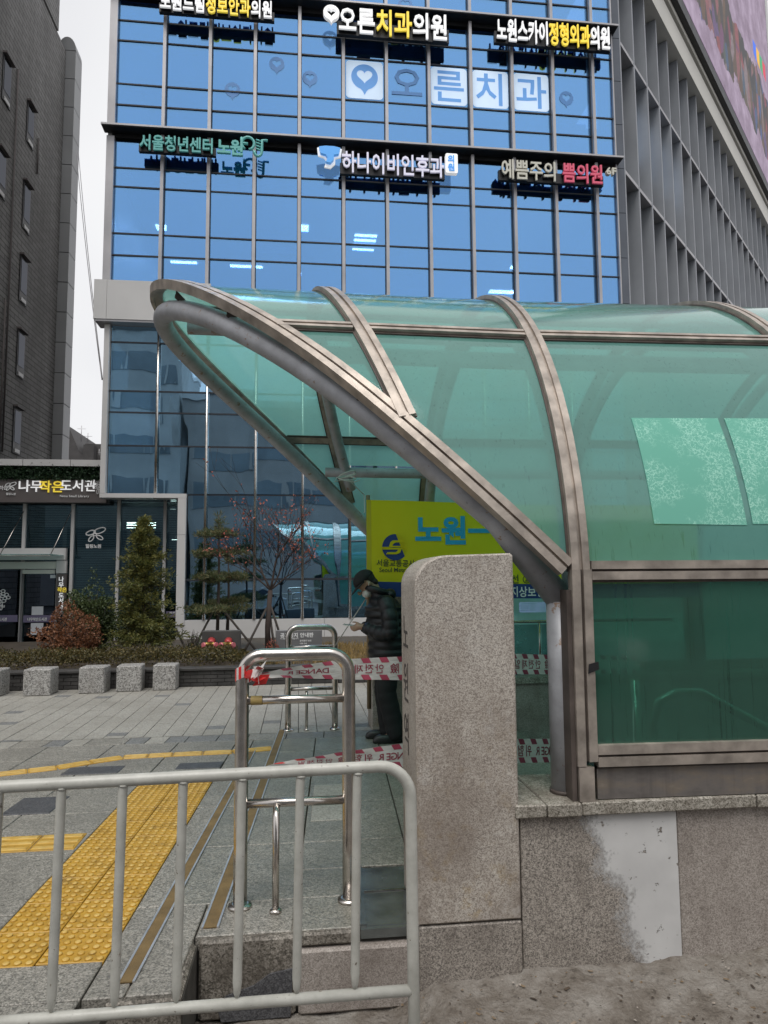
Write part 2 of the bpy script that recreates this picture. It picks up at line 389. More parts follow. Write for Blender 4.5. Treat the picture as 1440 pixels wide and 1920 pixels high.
# ================================================================== THE GROUND
def soil_material():
    t = NT('wet_soil'); n = t.noise(4.5, 9, 0.74); n2 = t.noise(45, 4, 0.6)
    c = t.ramp(n, [(0.28, (0.07,0.056,0.044)), (0.42, (0.155,0.132,0.108)), (0.54, (0.235,0.212,0.185)), (0.72, (0.33,0.31,0.28))])
    c = t.mix(t.ramp(n2, [(0.64, (0,0,0)), (0.74, (0.5,0.5,0.5))]), c, (0.34,0.30,0.25))
    c = t.mix(t.ramp(t.noise(25, 3), [(0.62, (0,0,0)), (0.7, (0.6,0.6,0.6))]), c, (0.05,0.04,0.03))
    return t.bsdf(c, 0.7, 0, t.bump(t.math('ADD', n, n2), 0.9, 0.03))
M['soil'] = soil_material()
M['asphalt'] = plain('asphalt', (0.07,0.07,0.072), 0.75, var=0.25, vs=1.5, bump=0.5, bs=160)
def granite_slope(y): return 0.05*(y-4.5)          # the paving grid runs a few degrees off the building line
tag(MB().box(-300,300,-300,400,-0.6,-0.37).build('ground', M['asphalt']), kind='structure')

# --- paved apron in front of the entrance: slabs with open joints on a sand bed
SY = [2.22, 2.98, 3.74, 4.50, 5.26, 6.02, 6.80, 7.34]
pave = tag(MB().box(-8,1.30,3.42,7.62,-0.36,-0.035).build('pavement', M['joint']), kind='structure')
MB().box(-8,-0.72,2.0,3.42,-0.33,-0.035).build('paving_bed', M['joint'], pave)
MB().box(-0.72,-0.44,3.00,3.42,-0.33,-0.035).build('paving_bed', M['joint'], pave)
def slab_poly(x0, x1, y0, y1, z0=-0.06, z1=0.0, g=0.004, jit=0.0):
    mb = MB(); dz = [random.uniform(-jit, jit) for _ in range(4)]
    p = [(x0+g+granite_slope(y0),y0+g),(x1-g+granite_slope(y0),y0+g),(x1-g+granite_slope(y1),y1-g),(x0+g+granite_slope(y1),y1-g)]
    c = 0.004
    q = [(p[0][0]+c,p[0][1]+c),(p[1][0]-c,p[1][1]+c),(p[2][0]-c,p[2][1]-c),(p[3][0]+c,p[3][1]-c)]
    return mb.loft([[(a,b,z0) for a,b in p],[(a,b,z1-c+d) for (a,b),d in zip(p,dz)],[(a,b,z1+d) for (a,b),d in zip(q,dz)]])
SX = [-7.39,-6.78,-6.17,-5.56,-4.95,-4.34,-3.73,-3.12,-2.51,-1.90,-1.30,-0.74,-0.58,0.03,0.64,1.25]
DARK = {(9,4),(10,4)}
for i in range(len(SX)-1):
    for j in range(len(SY)-1):
        x0, x1, y0, y1 = SX[i], SX[i+1], SY[j], SY[j+1]
        if i == 10 and 3.2 < y1 <= 6.1: continue                        # tactile strip lies here
        if i >= 12 and j < 2: continue
        if i == 11 and j == 0: continue
        mat = M['slab_wet'] if i >= 12 else M['slab']
        if i == 13 and j == 2:                                       # beside the floor hatch
            continue
        slab_poly(x0, x1, y0, y1, jit=0.0015).build('paving_slab', mat, pave)
# filler slabs round the tactile strip, the hatch and the platform nose
slab_poly(-1.30,-0.74,5.92,6.02).build('paving_slab', M['slab'], pave)
slab_poly(-1.30,-0.74,2.22,2.98).build('paving_slab', M['slab'], pave)
slab_poly(-1.30,-0.74,2.98,3.26).build('paving_slab', M['slab'], pave)
slab_poly(-0.58,-0.40,2.98,3.74).build('paving_slab', M['slab'], pave)
slab_poly(-0.40,0.03,3.41,3.74).build('paving_slab', M['slab'], pave)
slab_poly(0.03,0.335,3.41,3.74).build('paving_slab', M['slab_wet'], pave)
slab_poly(0.03,0.335,3.74,4.09).build('paving_slab', M['slab_wet'], pave)
slab_poly(0.03,0.64,4.09,4.5).build('paving_slab', M['slab_wet'], pave)
for (x0,x1,y0,y1) in [(-2.02,-1.56,6.26,6.50),(-1.12,-0.74,6.30,6.51),(-2.05,-1.72,5.27,5.66),(-3.3,-2.9,4.3,4.6)]:
    slab_poly(x0,x1,y0,y1,-0.03,0.0055).build('dark_slab', M['slab_dark'], pave)
# border course between apron and plaza
x = -8.0
while x < 1.2:
    w = random.choice((0.19,0.38,0.3))
    slab_poly(x-0.1, x+w-0.1, 7.34, 7.62, -0.06, 0.001).build('border_stone', random.choice((M['paver_dark'],M['paver_dark'],M['slab'],M['paver'])), pave)
    x += w
# an old pale slab with a worn emblem, let into the platform
slab_poly(0.06,0.36,4.86,5.68,-0.03,0.005).build('pale_slab', M['paver'], pave)

# --- front kerb blocks of the platform (they step down to the ground the picture is taken from)
kerb = tag(MB().bbox(-0.43,-0.008,3.375,3.62,-0.34,-0.005,0.012).build('kerb_block', M['block']), 'dirty chipped granite kerb block under the narrow end of the brown strip', 'kerb')
k2 = tag(MB().bbox(0.002,0.268,3.385,3.62,-0.062,-0.004,0.01).build('kerb_block', M['block']), 'thin granite kerb slab left of the floor hatch', 'kerb')
k3 = tag(MB().bbox(0.004,0.535,3.372,3.64,-0.345,-0.07,0.012).build('kerb_block', M['granite_fine']), 'wide brown granite kerb block below the floor hatch', 'kerb')
k4 = tag(MB().bbox(-0.735,-0.445,2.975,3.40,-0.34,-0.012,0.015).build('kerb_block', M['block']), 'low black stained kerb block at the end of the yellow strip', 'kerb')
mb = MB(); random.seed(3)     # broken lump of render on the kerb face
mb.prism([(-0.33,3.366,-0.34),(-0.03,3.366,-0.34),(-0.02,3.366,-0.14),(-0.12,3.366,-0.155),(-0.19,3.366,-0.20),(-0.31,3.366,-0.235),(-0.35,3.366,-0.27)],(0,0.02,0))
mb.build('render_patch', M['slab_dark'], kerb)

# --- floor hatch (steel plate in an angle frame)
hatch = thing('floor_hatch', (0.45,3.75,0), 'dark steel floor hatch with a bright seam beside the granite pillar', 'hatch')
M['plate'] = plain('wet_steel_plate', (0.19,0.205,0.20), 0.24, 0.7, var=0.5, vs=5, bump=0.1)
mb = MB().obox((0.315,3.43,-0.02),(0.24,0,0),(0.0175,0.35,0),(0,0,0.012)); mb.build('cover_plate', M['plate'], hatch)
mb = MB().obox((0.333,3.79,-0.02),(0.24,0,0),(0.0145,0.29,0),(0,0,0.014)); mb.build('cover_plate', M['plate'], hatch)
MB().obox((0.33,3.782,-0.02),(0.24,0,0),(0,0.008,0),(0,0,0.018)).build('seam_bar', M['steel'], hatch)
MB().obox((0.285,3.40,-0.05),(0.27,0,0),(0,0.03,0),(0,0,0.04)).build('frame_bar', M['plate'], hatch)
MB().obox((0.285,3.43,-0.05),(0.03,0,0),(0.033,0.67,0),(0,0,0.05)).build('frame_bar', M['plate'], hatch)

# --- yellow tactile paving
def yellow_material():
    t = NT('yellow_tactile'); n = t.noise(6, 7, 0.72); n2 = t.noise(60, 3)
    c = t.ramp(n, [(0.28, (0.20,0.115,0.02)), (0.48, (0.42,0.235,0.026)), (0.7, (0.53,0.31,0.04))])
    c = t.mix(t.ramp(n2, [(0.6, (0,0,0)), (0.72, (0.6,0.6,0.6))]), c, (0.17,0.11,0.03))
    sz = t.n('ShaderNodeSeparateXYZ'); t.l(t.geo.outputs['Position'], sz.inputs[0])
    paleness = t.math('MULTIPLY', t.ramp(t.math('MULTIPLY', sz.outputs[2], 100), [(0.55,(0,0,0)),(0.85,(1,1,1))]), t.ramp(t.noise(17, 4), [(0.35,(0.2,0.2,0.2)),(0.6,(0.85,0.85,0.85))]))
    c = t.mix(paleness, c, (0.60,0.42,0.13))  # dome tops mixed paler by height, unevenly
    return t.bsdf(c, 0.5, 0, t.bump(n2, 0.25, 0.004))
M['yellow'] = yellow_material()
def dome_tile(n=6, s=0.28):
    mb = MB(); mb.bbox(0.002,s-0.002,0.002,s-0.002,-0.035,0.002,0.003)
    st = s/n
    for a in range(n):
        for b in range(n):
            cx, cy = (a+0.5)*st, (b+0.5)*st; r = st*0.36
            mb.loft([[(cx+r*k*math.cos(q*PI/4), cy+r*k*math.sin(q*PI/4), z) for q in range(8)] for k, z in ((1,0.001),(0.85,0.0070),(0.5,0.0092))], True)
    return mb
tact = thing('tactile_strip', (-1.0,4.5,0), 'broad strip of yellow dotted tactile paving behind the grey barrier', 'tactile paving')
t0 = dome_tile().build('dotted_tile', M['yellow'], tact); first = True; base_mesh = t0.data
for v in base_mesh.vertices: v.co += Vector(ORG[tact.name])      # keep tile geometry local to its own corner
for c in range(2):
    for r in range(9):
        y = 3.262+r*0.2955; xx = -1.30+c*0.281+granite_slope(y)
        o = t0 if first else bpy.data.objects.new('dotted_tile', base_mesh)
        if not first: COL.objects.link(o); o.parent = tact
        first = False
        o.location = Vector((xx+0.002*random.random(), y, 0.0015*random.random()))-Vector(ORG[tact.name])
        o.rotation_euler = (random.uniform(-.003,.003), random.uniform(-.003,.003), -0.05)
        o.scale = (1, 1.045, 1)
def bar_tile(L, W):
    mb = MB(); mb.bbox(0.002,L-0.002,-W/2,W/2,-0.035,0.003,0.003)
    for k in range(3):
        y = -W/2+W*(k+0.5)/3
        mb.loft([[(0.012,y-W*0.1,0.002),(L-0.012,y-W*0.1,0.002),(L-0.012,y+W*0.1,0.002),(0.012,y+W*0.1,0.002)],[(0.018,y-W*0.06,0.008),(L-0.018,y-W*0.06,0.008),(L-0.018,y+W*0.06,0.008),(0.018,y+W*0.06,0.008)]])
    return mb
def bar_path(root, pts, W, L=0.285):
    pts = [Vector((a,b,0)) for a,b in pts]; d = 0
    for i in range(len(pts)-1):
        a, b = pts[i], pts[i+1]; n = max(1, round((b-a).length/L)); seg = (b-a)/n; rz = math.atan2(seg.y, seg.x)
        for k in range(n):
            o = bar_tile(seg.length, W).build('ribbed_tile', M['yellow'], root)
            for v in o.data.vertices: v.co += ORG[root.name]
            o.location = a+seg*k-ORG[root.name]; o.location.z += 0.002; o.rotation_euler = (0,0,rz)
g1 = thing('guiding_strip', (-1.6,6.6,0), 'thin curving yellow guiding line across the far side of the paving', 'tactile paving')
bar_path(g1, [(-6.5,4.6),(-2.45,6.36),(-2.03,6.515),(-1.8,6.665),(-1.56,6.80),(-1.13,6.84),(-0.6,6.86),(-0.24,6.95)], 0.15)
g2 = thing('guiding_strip', (-1.6,4.7,0), 'short yellow ribbed branch joining the dotted strip from the left', 'tactile paving')
bar_path(g2, [(-2.9,4.70),(-1.31,4.70)], 0.27)
# brown anti-slip strips with bright aluminium edges
M['strip'] = plain('brown_antislip', (0.165,0.11,0.045), 0.75, var=0.35, vs=8, bump=0.6, bs=120)
M['strip_edge'] = plain('strip_edge', (0.52,0.53,0.55), 0.35, 0.6, var=0.2, vs=10)
def strip(label, x0, y0, x1, y1, w):
    r = thing('antislip_strip', (x0,y0,0), label, 'floor strip')
    a, b = Vector((x0,y0,0.002)), Vector((x1,y1,0.002)); n = Vector((1,0,0))
    MB().obox(a+n*0.009, n*(w-0.018), b-a, (0,0,0.005)).build('grip_band', M['strip'], r)
    MB().obox(a, n*0.009, b-a, (0,0,0.007)).build('edge_bar', M['strip_edge'], r)
    MB().obox(a+n*(w-0.009), n*0.009, b-a, (0,0,0.007)).build('edge_bar', M['strip_edge'], r)
strip('brown floor strip with metal edges ending at the black stained kerb', -0.705, 3.07, -0.455, 6.9, 0.068)
strip('brown floor strip with metal edges ending on the chipped kerb block', -0.435, 3.48, -0.205, 7.76, 0.078)

# --- plaza of narrow pale pavers
plaza = tag(MB().box(-14,8,7.62,11.06,-0.33,-0.03).build('plaza_pavement', M['joint']), kind='structure')
MB().box(-14,14,11.06,18.5,-0.33,-0.01).build('building_apron', M['asphalt'], plaza)
cells = []; random.seed(11)
for c in range(-46, 30):
    x0 = 0.195*c; y = 7.63-random.random()*0.55
    while y < 11.05:
        dk = random.random() < 0.10
        h = 0.17 if dk else 0.57
        a, b = max(y, 7.63), min(y+h, 11.05)
        if b-a > 0.03: cells.append((x0, x0+0.195, a, b, dk))
        y += h
cells.sort(key=lambda c: (abs((c[0]+0.6)*0.8))+c[2])
rest = MB(); restd = MB()
for n, (x0,x1,y0,y1,dk) in enumerate(cells):
    g, e = 0.0035, 0.0012
    z1 = random.uniform(-0.001, 0.0015)
    mb = MB() if n < 300 else (restd if dk else rest)
    mb.box(x0+g,x1-g,y0+e,y1-e,-0.05,z1)
    if n < 300: mb.build('paver', M['paver_dark'] if dk else M['paver'], plaza)
rest.build('outer_pavers', M['paver'], plaza, kind='stuff'); restd.build('outer_dark_pavers', M['paver_dark'], plaza, kind='stuff')

# --- soil heaped along the foot of the granite wall
random.seed(5)
NX, NY = 240, 84; vs = []; fs = []
for j in range(NY):
    for i in range(NX):
        X = -1.2+i*6.2/(NX-1); Y = 1.2+j*2.2/(NY-1)
        t = max(0, (Y-2.3)/1.1); rise = max(0, min(1, (X-0.42)/0.2))
        z = -0.345 + rise*(0.105*t**1.3+0.02*max(0, X-0.6)*t)
        z += 0.020*noise.fractal(Vector((X*3.2,Y*3.2,0)), 1.0, 2.0, 5) + (0.012*noise.noise(Vector((X*17,Y*17,3)))+0.010*noise.noise(Vector((X*38,Y*38,7))))*rise
        vs.append((X,Y,z-0.003))
for j in range(NY-1):
    for i in range(NX-1): fs.append((j*NX+i,j*NX+i+1,(j+1)*NX+i+1,(j+1)*NX+i))
tag(MB().add(vs,fs,True).build('soil', M['soil']), kind='structure')
def debris_material():
    t = NT('debris'); v = t.voro(9); s = t.n('ShaderNodeSeparateColor'); t.l(v, s.inputs[0])
    c = t.ramp(s.outputs[0], [(0.1,(0.05,0.035,0.025)),(0.4,(0.16,0.11,0.06)),(0.8,(0.20,0.15,0.10)),(0.98,(0.34,0.30,0.26))])
    return t.bsdf(c, 0.8)
mb = MB()
for _ in range(520):
    X = random.uniform(0.45,2.6); Y = random.uniform(2.3,3.36); s = random.uniform(0.002,0.007)
    t = max(0, (Y-2.3)/1.1); z = -0.345+max(0,min(1,(X-0.42)/0.2))*(0.105*t**1.3+0.02*max(0,X-0.6)*t)+0.020*noise.fractal(Vector((X*3.2,Y*3.2,0)),1.0,2.0,5)
    Rm = Matrix.Rotation(random.random()*6, 3, 'Z') @ Matrix.Rotation(random.uniform(-.6,.6), 3, 'X')
    l = random.choice((1,1,1,2.5)); q = [Rm @ Vector((a*s*l,b*s,c*s*0.5)) + Vector((X,Y,z+0.004)) for a,b,c in ((-1,-1,0),(1,-.7,0),(.8,1,0),(-.9,.8,0),(0,0,1.2))]
    mb.add(q, [(0,1,4),(1,2,4),(2,3,4),(3,0,4)])
tag(mb.build('soil_debris', debris_material()), 'loose grit, leaf bits and crumbs of stone on the soil', 'debris', kind='stuff')

# ================================================================== GLASS OFFICE BUILDING
BY = 17.0
gb = thing('glass_office_building', (1.8,BY,0), 'tall office building with blue mirrored curtain wall and grey finned side', 'building')
random.seed(21)
MX = [-4.5,-3.31]+[-3.31+1.0945*k for k in range(1,11)]+[8.22]
R1 = [8.57,9.30,9.84,11.01,11.49,12.18]; R2 = [12.42,13.10,13.64,14.77,15.30,15.83]; R3 = [16.07,16.75,17.29,18.42,18.95,19.48]
M['blind_a'] = plain('pale_blind',(0.50,0.52,0.54),0.8); M['blind_b'] = plain('grey_blind',(0.24,0.25,0.27),0.8); M['blind_c'] = plain('dark_blind',(0.10,0.11,0.13),0.8)
def pane(x0,x1,z0,z1,y,mat,name='pane',parent=gb,tilt=0.0025):
    ax = random.uniform(-tilt,tilt); az = random.uniform(-tilt,tilt); xc, zc = (x0+x1)/2,(z0+z1)/2
    f = lambda x,z: y+ax*(x-xc)+az*(z-zc)
    mb = MB(); vs = []
    for dy in (0,0.02):
        for (x,z) in ((x0,z0),(x1,z0),(x1,z1),(x0,z1)): vs.append((x,f(x,z)+dy,z))
    mb.add(vs,[(0,1,2,3),(7,6,5,4),(0,4,5,1),(1,5,6,2),(2,6,7,3),(3,7,4,0)])
    return mb.build(name, mat, parent)
for R in (R1,R2,R3):
    for i in range(len(MX)-1):
        for j in range(len(R)-1):
            pane(MX[i]+0.03,MX[i+1]-0.03,(R[j] if not (R is R1 and j == 0 and i >= 2) else 8.36)+0.014,R[j+1]-0.014,BY+0.03,M['blue_glass'],tilt=0.010)
            if R is not R3 and random.random() < 0.30:                 # roller blinds, cupboards and desks behind the glass
                zz = R[j]+0.02+(R[j+1]-R[j])*random.choice((0,0,0.35,0.6)); MB().box(MX[i]+0.06,MX[i+1]-0.06,BY+0.28+0.02*random.random(),BY+0.31,zz,R[j+1]-0.02).build('blind', M[random.choice(('blind_a','blind_b','blind_c'))], gb)
    for z in R[1:-1]: MB().box(-4.5,8.22,BY+0.005,BY+0.07,z-0.016,z+0.016).build('transom', M['alu_dark'], gb)
for k, x in enumerate(MX[1:-1]): MB().box(x-0.038,x+0.038,BY-0.13,BY+0.08,8.37,12.30).build('mullion', M['alu'], gb)
for k, x in enumerate(MX[1:-1]): MB().box(x-0.038,x+0.038,BY-0.13,BY+0.08,12.405,15.95).build('mullion', M['alu'], gb)
for k, x in enumerate(MX[1:-1]): MB().box(x-0.038,x+0.038,BY-0.13,BY+0.08,16.055,19.5).build('mullion', M['alu'], gb)
for x in MX[1:-1]:
    for (z0,z1) in ((8.57,12.2),(12.41,15.9),(16.06,19.4)): MB().box(x-0.052,x+0.052,BY-0.02,BY+0.075,z0,z1).build('gasket', M['alu_dark'], gb)
for zt in (12.30,15.95):
    MB().box(-4.70,8.30,BY-0.33,BY+0.02,zt+0.055,zt+0.10).build('ledge', M['alu'], gb)
    MB().box(-4.68,8.28,BY-0.30,BY-0.002,zt+0.035,zt+0.053).build('ledge_shadow_soffit', M['black'], gb)  # black underside also paints in the shadow band below the ledge
    MB().box(-4.52,8.22,BY+0.002,BY+0.2,zt-0.06,zt+0.12).build('spandrel', M['black'], gb)
    # floor slab and the ceiling below it
    MB().box(-4.4,8.2,BY+0.2,26,zt-0.1,zt+0.1).build('floor_slab', M['room'], gb)
    MB().box(-4.4,8.2,BY+0.45,26,zt-0.86,zt-0.80).build('ceiling', M['room'], gb)
MB().box(-4.4,8.2,BY+0.2,26,8.35,8.5).build('floor_slab', M['room'], gb)
MB().box(-4.6,12,26,26.2,0,19.5).build('back_wall', M['room'], gb)
MB().box(-4.62,-4.50,BY+0.01,30,7.6,19.6).build('end_wall', M['panel'], gb)
MB().box(-4.62,-4.44,BY-0.1,BY+0.005,8.57,12.22).build('corner_trim', M['alu'], gb)
MB().box(-4.62,-4.44,BY-0.1,BY+0.005,12.41,19.6).build('corner_trim', M['alu'], gb)
MB().box(-4.65,12.5,BY+9.3,BY+9.6,0,19.4).build('rear_wall', M['dark'], gb)
MB().box(-4.7,8.5,BY+0.1,BY+12,19.5,20.3).build('roof_parapet', M['alu'], gb)
# lit ceiling lamps seen through the glass
for (x,y,w,d,zt) in [(322,427,.42,.30,11.43),(570,427,.12,.35,11.43),(686,441,.32,.5,11.43),(345,492,.4,.2,11.43),(462,499,.5,.15,11.43),(570,513,.12,.2,11.43),(985,502,.5,.2,11.43),(944,547,.5,.25,11.43),(968,546,.2,.2,11.43)]:
    p = at(x,y,Z=zt); 
    n = 4 if w in (.32,) else 1
    for q in range(n): MB().box(p.x-w,p.x+w,p.y+q*0.3-d*0.5/n,p.y+q*0.3+d*0.5/n,zt-0.02,zt-0.006).build('ceiling_lamp', M['lamp'], gb)
# corner pier between front and side
for k in range(9): MB().box(8.235,8.46,BY-0.005,BY+0.3,8.6+k*1.22,8.6+(k+1)*1.22-0.015).build('corner_panel', M['side_panel'], gb)
MB().box(8.2,8.235,BY-0.06,BY+0.3,8.56,19.5).build('corner_trim', M['alu'], gb)
# white band over the lower storeys
for (x0,x1) in [(-4.75,-4.463),(-4.457,-2.1)]+[(-2.094+2.06*k,-2.094+2.06*(k+1)-0.006) for k in range(5)]:
    MB().box(x0,x1,BY-0.28,BY+0.2,7.62,8.56 if x0 < -2.1 else 8.35).build('band_panel', M['panel'], gb)
MB().box(-4.72,8.2,BY-0.26,BY+0.25,7.57,7.617).build('band_soffit', M['alu'], gb)
# lower glazing
LM = [-4.41,-3.31,-2.17,-1.03,0.08,1.20,2.32,3.44,4.56,5.68,6.80,8.2]
LR = [3.57,4.70,5.49,6.0,7.17,7.57]
for i in range(len(LM)-1):
    for j in range(len(LR)-1):
        pane(LM[i]+0.012,LM[i+1]-0.012,LR[j]+0.012,LR[j+1]-0.012,BY+0.03,M['low_glass'],tilt=0.012)
    if LM[i] > -2.3: pane(LM[i]+0.012,LM[i+1]-0.012,0.67,3.54,BY+0.03,M['low_glass'],tilt=0.004)
pane(-2.58,-2.18,0.67,3.54,BY+0.03,M['low_glass'])
for z in LR[1:-1]: MB().box(-4.41,8.2,BY+0.01,BY+0.07,z-0.018,z+0.018).build('transom', M['alu_dark'], gb)
MB().box(-2.6,8.2,BY+0.01,BY+0.07,3.545,3.567).build('transom', M['alu_dark'], gb)
MB().box(-2.6,8.2,BY+0.012,BY+0.068,1.55,1.60).build('transom', M['alu_dark'], gb)
for x in LM[1:-1]: MB().tube([(x,BY-0.06,3.45 if x < -2.6 else 0.66),(x,BY-0.06,7.56)],0.036,10).build('mullion', M['steel'], gb)
MB().box(-4.54,-4.42,BY-0.1,BY+0.3,3.575,7.56).build('box_frame', M['panel'], gb)
MB().box(-4.54,-2.6,BY-0.1,BY+0.3,3.47,3.57).build('box_frame', M['panel'], gb)
MB().box(-2.79,-2.605,BY-0.1,BY+0.3,2.62,3.465).build('jamb_panel', M['panel'], gb)
MB().box(-2.79,-2.605,BY-0.1,BY+0.3,0.56,2.613).build('jamb_panel', M['panel'], gb)
MB().box(-4.5,-2.62,BY+0.305,BY+0.9,3.48,3.54).build('soffit', M['side_panel'], gb)
x = -2.79
while x < 9:
    w = 1.13; MB().box(x,x+w-0.008,BY-0.06,BY+0.1,-0.02,0.655).build('plinth_panel', M['panel'], gb); x += w
# rooms of the lower storeys
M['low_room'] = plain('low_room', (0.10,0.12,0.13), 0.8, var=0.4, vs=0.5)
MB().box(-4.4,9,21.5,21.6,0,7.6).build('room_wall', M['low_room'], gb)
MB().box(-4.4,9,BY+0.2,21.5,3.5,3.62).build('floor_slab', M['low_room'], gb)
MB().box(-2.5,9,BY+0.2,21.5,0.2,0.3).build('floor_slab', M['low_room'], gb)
for (x0,x1,z0,z1) in [(-4.1,-3.4,6.1,6.9),(-3.2,-2.4,6.0,6.75),(-1.0,-0.3,4.8,5.4)]:
    MB().box(x0,x1,BY+0.4,BY+0.42,z0,z1).build('blind', plain('blind',(0.12,0.13,0.14),0.7), gb)
for (x,z) in [(-2.95,6.95),(-2.95,6.3)]:
    for q in range(3): MB().box(x,x+0.45,BY+0.6,BY+0.62,z+q*0.055,z+q*0.055+0.022).build('ceiling_lamp', M['lamp'], gb)
# ---- finned side that turns away at the corner
SD = Vector((math.sin(math.radians(45)),math.cos(math.radians(45)),0)); SO = Vector((SD.y,-SD.x,0)); SP = Vector((8.47+0.07,17.03-0.07,0))
def sbox(s0,s1,o0,o1,z0,z1):
    return MB().obox(SP+SD*s0+SO*o0+Vector((0,0,z0)), SD*(s1-s0), SO*(o1-o0), (0,0,z1-z0))
for i in range(21):
    s = 0.02+1.12*i
    sbox(s,s+0.085,-0.55,-0.10,0.3,18.7).build('fin', M['grey_fin'], gb)
    for zz in (12.20,15.85): sbox(s+0.088,s+1.117,-0.53,-0.106,zz,zz+0.10).build('side_ledge', M['alu'], gb)
    for k in range(9):
        z0 = 7.9+k*1.2
        glass = (i in (1,2,3,4) and z0 in (7.9+5*1.2,)) or (i in (7,8,9,10,11) and k in (2,3)) or (i > 4 and k in (1,5,8)) or (i > 11 and k in (2,3,4))
        sbox(s+0.088,s+1.117,-0.60,-0.54,z0+0.006,z0+1.194).build('side_panel', M['side_glass'] if glass else M['side_panel'], gb)
    if i in (1,2,3,4):
        sbox(s+0.5,s+1.05,-0.535,-0.53,13.6,15.3).build('window_sticker', M['sky_decal'], gb)
        sbox(s+0.72,s+0.86,-0.529,-0.525,13.75,15.15).build('sticker_print', M['blue_decal'], gb)
sbox(0,23.5,-0.62,-0.58,0,7.9).build('side_base', M['side_panel'], gb)
sbox(-0.2,23.5,-0.7,-0.62,0,19.5).build('side_wall', M['dark'], gb)
sbox(-0.4,23.4,-0.7,0.06,18.72,19.55).build('white_fascia', M['cream'], gb)
sbox(-0.4,23.4,-0.7,-0.05,19.56,19.68).build('fascia_gap', M['black'], gb)
sbox(-0.4,23.4,-0.7,0.12,19.69,19.86).build('white_fascia', M['cream'], gb)

# ---- the big screen on the side
scr = thing('video_screen', SP+SD*11+Vector((0,0,20)), 'huge lit video screen showing a snowy crowd with umbrellas on the building side', 'screen')
def screen_material():
    t = NT('screen_picture')
    def d3(v):
        x = t.n('ShaderNodeVectorMath'); x.operation = 'DOT_PRODUCT'; t.l(t.geo.outputs['Position'], x.inputs[0]); x.inputs[1].default_value = v; return x.outputs['Value']
    u = t.math('SUBTRACT', d3(tuple(SD)), SP.dot(SD)); sz = t.n('ShaderNodeSeparateXYZ'); t.l(t.geo.outputs['Position'], sz.inputs[0]); z = sz.outputs[2]
    cb = t.n('ShaderNodeCombineXYZ'); t.l(u, cb.inputs[0]); t.l(z, cb.inputs[1])
    base = t.ramp(t.noise(0.9, 5, 0.7, cb.outputs[0]), [(0.3,(0.15,0.10,0.15)),(0.5,(0.24,0.175,0.25)),(0.7,(0.36,0.28,0.38))])
    vo = t.n('ShaderNodeTexVoronoi'); vo.inputs['Scale'].default_value = 2.2
    mp = t.n('ShaderNodeMapping'); mp.inputs['Scale'].default_value = (0.9,0.42,1); t.l(cb.outputs[0], mp.inputs[0]); t.l(mp.outputs[0], vo.inputs['Vector'])
    s = t.n('ShaderNodeSeparateColor'); t.l(vo.outputs['Color'], s.inputs[0])
    crowd = t.ramp(s.outputs[0], [(0.0,(0.02,0.02,0.03)),(0.35,(0.05,0.035,0.03)),(0.5,(0.16,0.08,0.04)),(0.62,(0.05,0.10,0.09)),(0.72,(0.04,0.10,0.32)),(0.8,(0.35,0.03,0.04)),(0.88,(0.30,0.22,0.24))])
    crowd = t.mix(t.noise(5, 3, 0.6, cb.outputs[0]), crowd, (0.02,0.02,0.02))
    # a band of people across the picture, wavy edged
    c = t.math('SUBTRACT', z, t.math('ADD', t.math('MULTIPLY', u, 0.02), 21.5))
    c = t.math('ADD', c, t.math('MULTIPLY', t.math('SUBTRACT', t.noise(0.5, 4, 0.6, cb.outputs[0]), 0.5), 3.2))
    lo = t.math('GREATER_THAN', c, 0.0); hi = t.math('LESS_THAN', c, 3.4)
    col = t.mix(t.math('MULTIPLY', lo, hi), base, crowd)
    return t.bsdf((0.02,0.02,0.02), 0.5, 0, None, 0.3, col, 0.8)
sbox(1.0,21.5,0.1,0.30,19.87,33).build('screen_frame', M['black'], scr)
sbox(1.2,21.3,0.302,0.315,20.3,32.7).build('display', screen_material(), scr)
um = [((0.02,0.10,0.55),0),((0.55,0.30,0.02),1),((0.02,0.25,0.10),2),((0.45,0.02,0.05),3)]
for col, k in um:     # the striped umbrella in the picture
    s0 = 17.2+k*0.75; z0 = 26.5+k*0.10
    MB().prism([SP+SD*s0+SO*0.317+V(0,0,z0), SP+SD*(s0+.75)+SO*0.317+V(0,0,z0+.15), SP+SD*(s0+.72)+SO*0.317+V(0,0,z0-.75), SP+SD*(s0+.05)+SO*0.317+V(0,0,z0-.65)], SO*0.003).build('umbrella_image', plain('umbrella_px',(0,0,0),0.5,emit=col,es=1.0), scr)
sbox(21.51,22.6,-0.6,0.25,19.87,34).build('screen_return', M['panel'], scr)

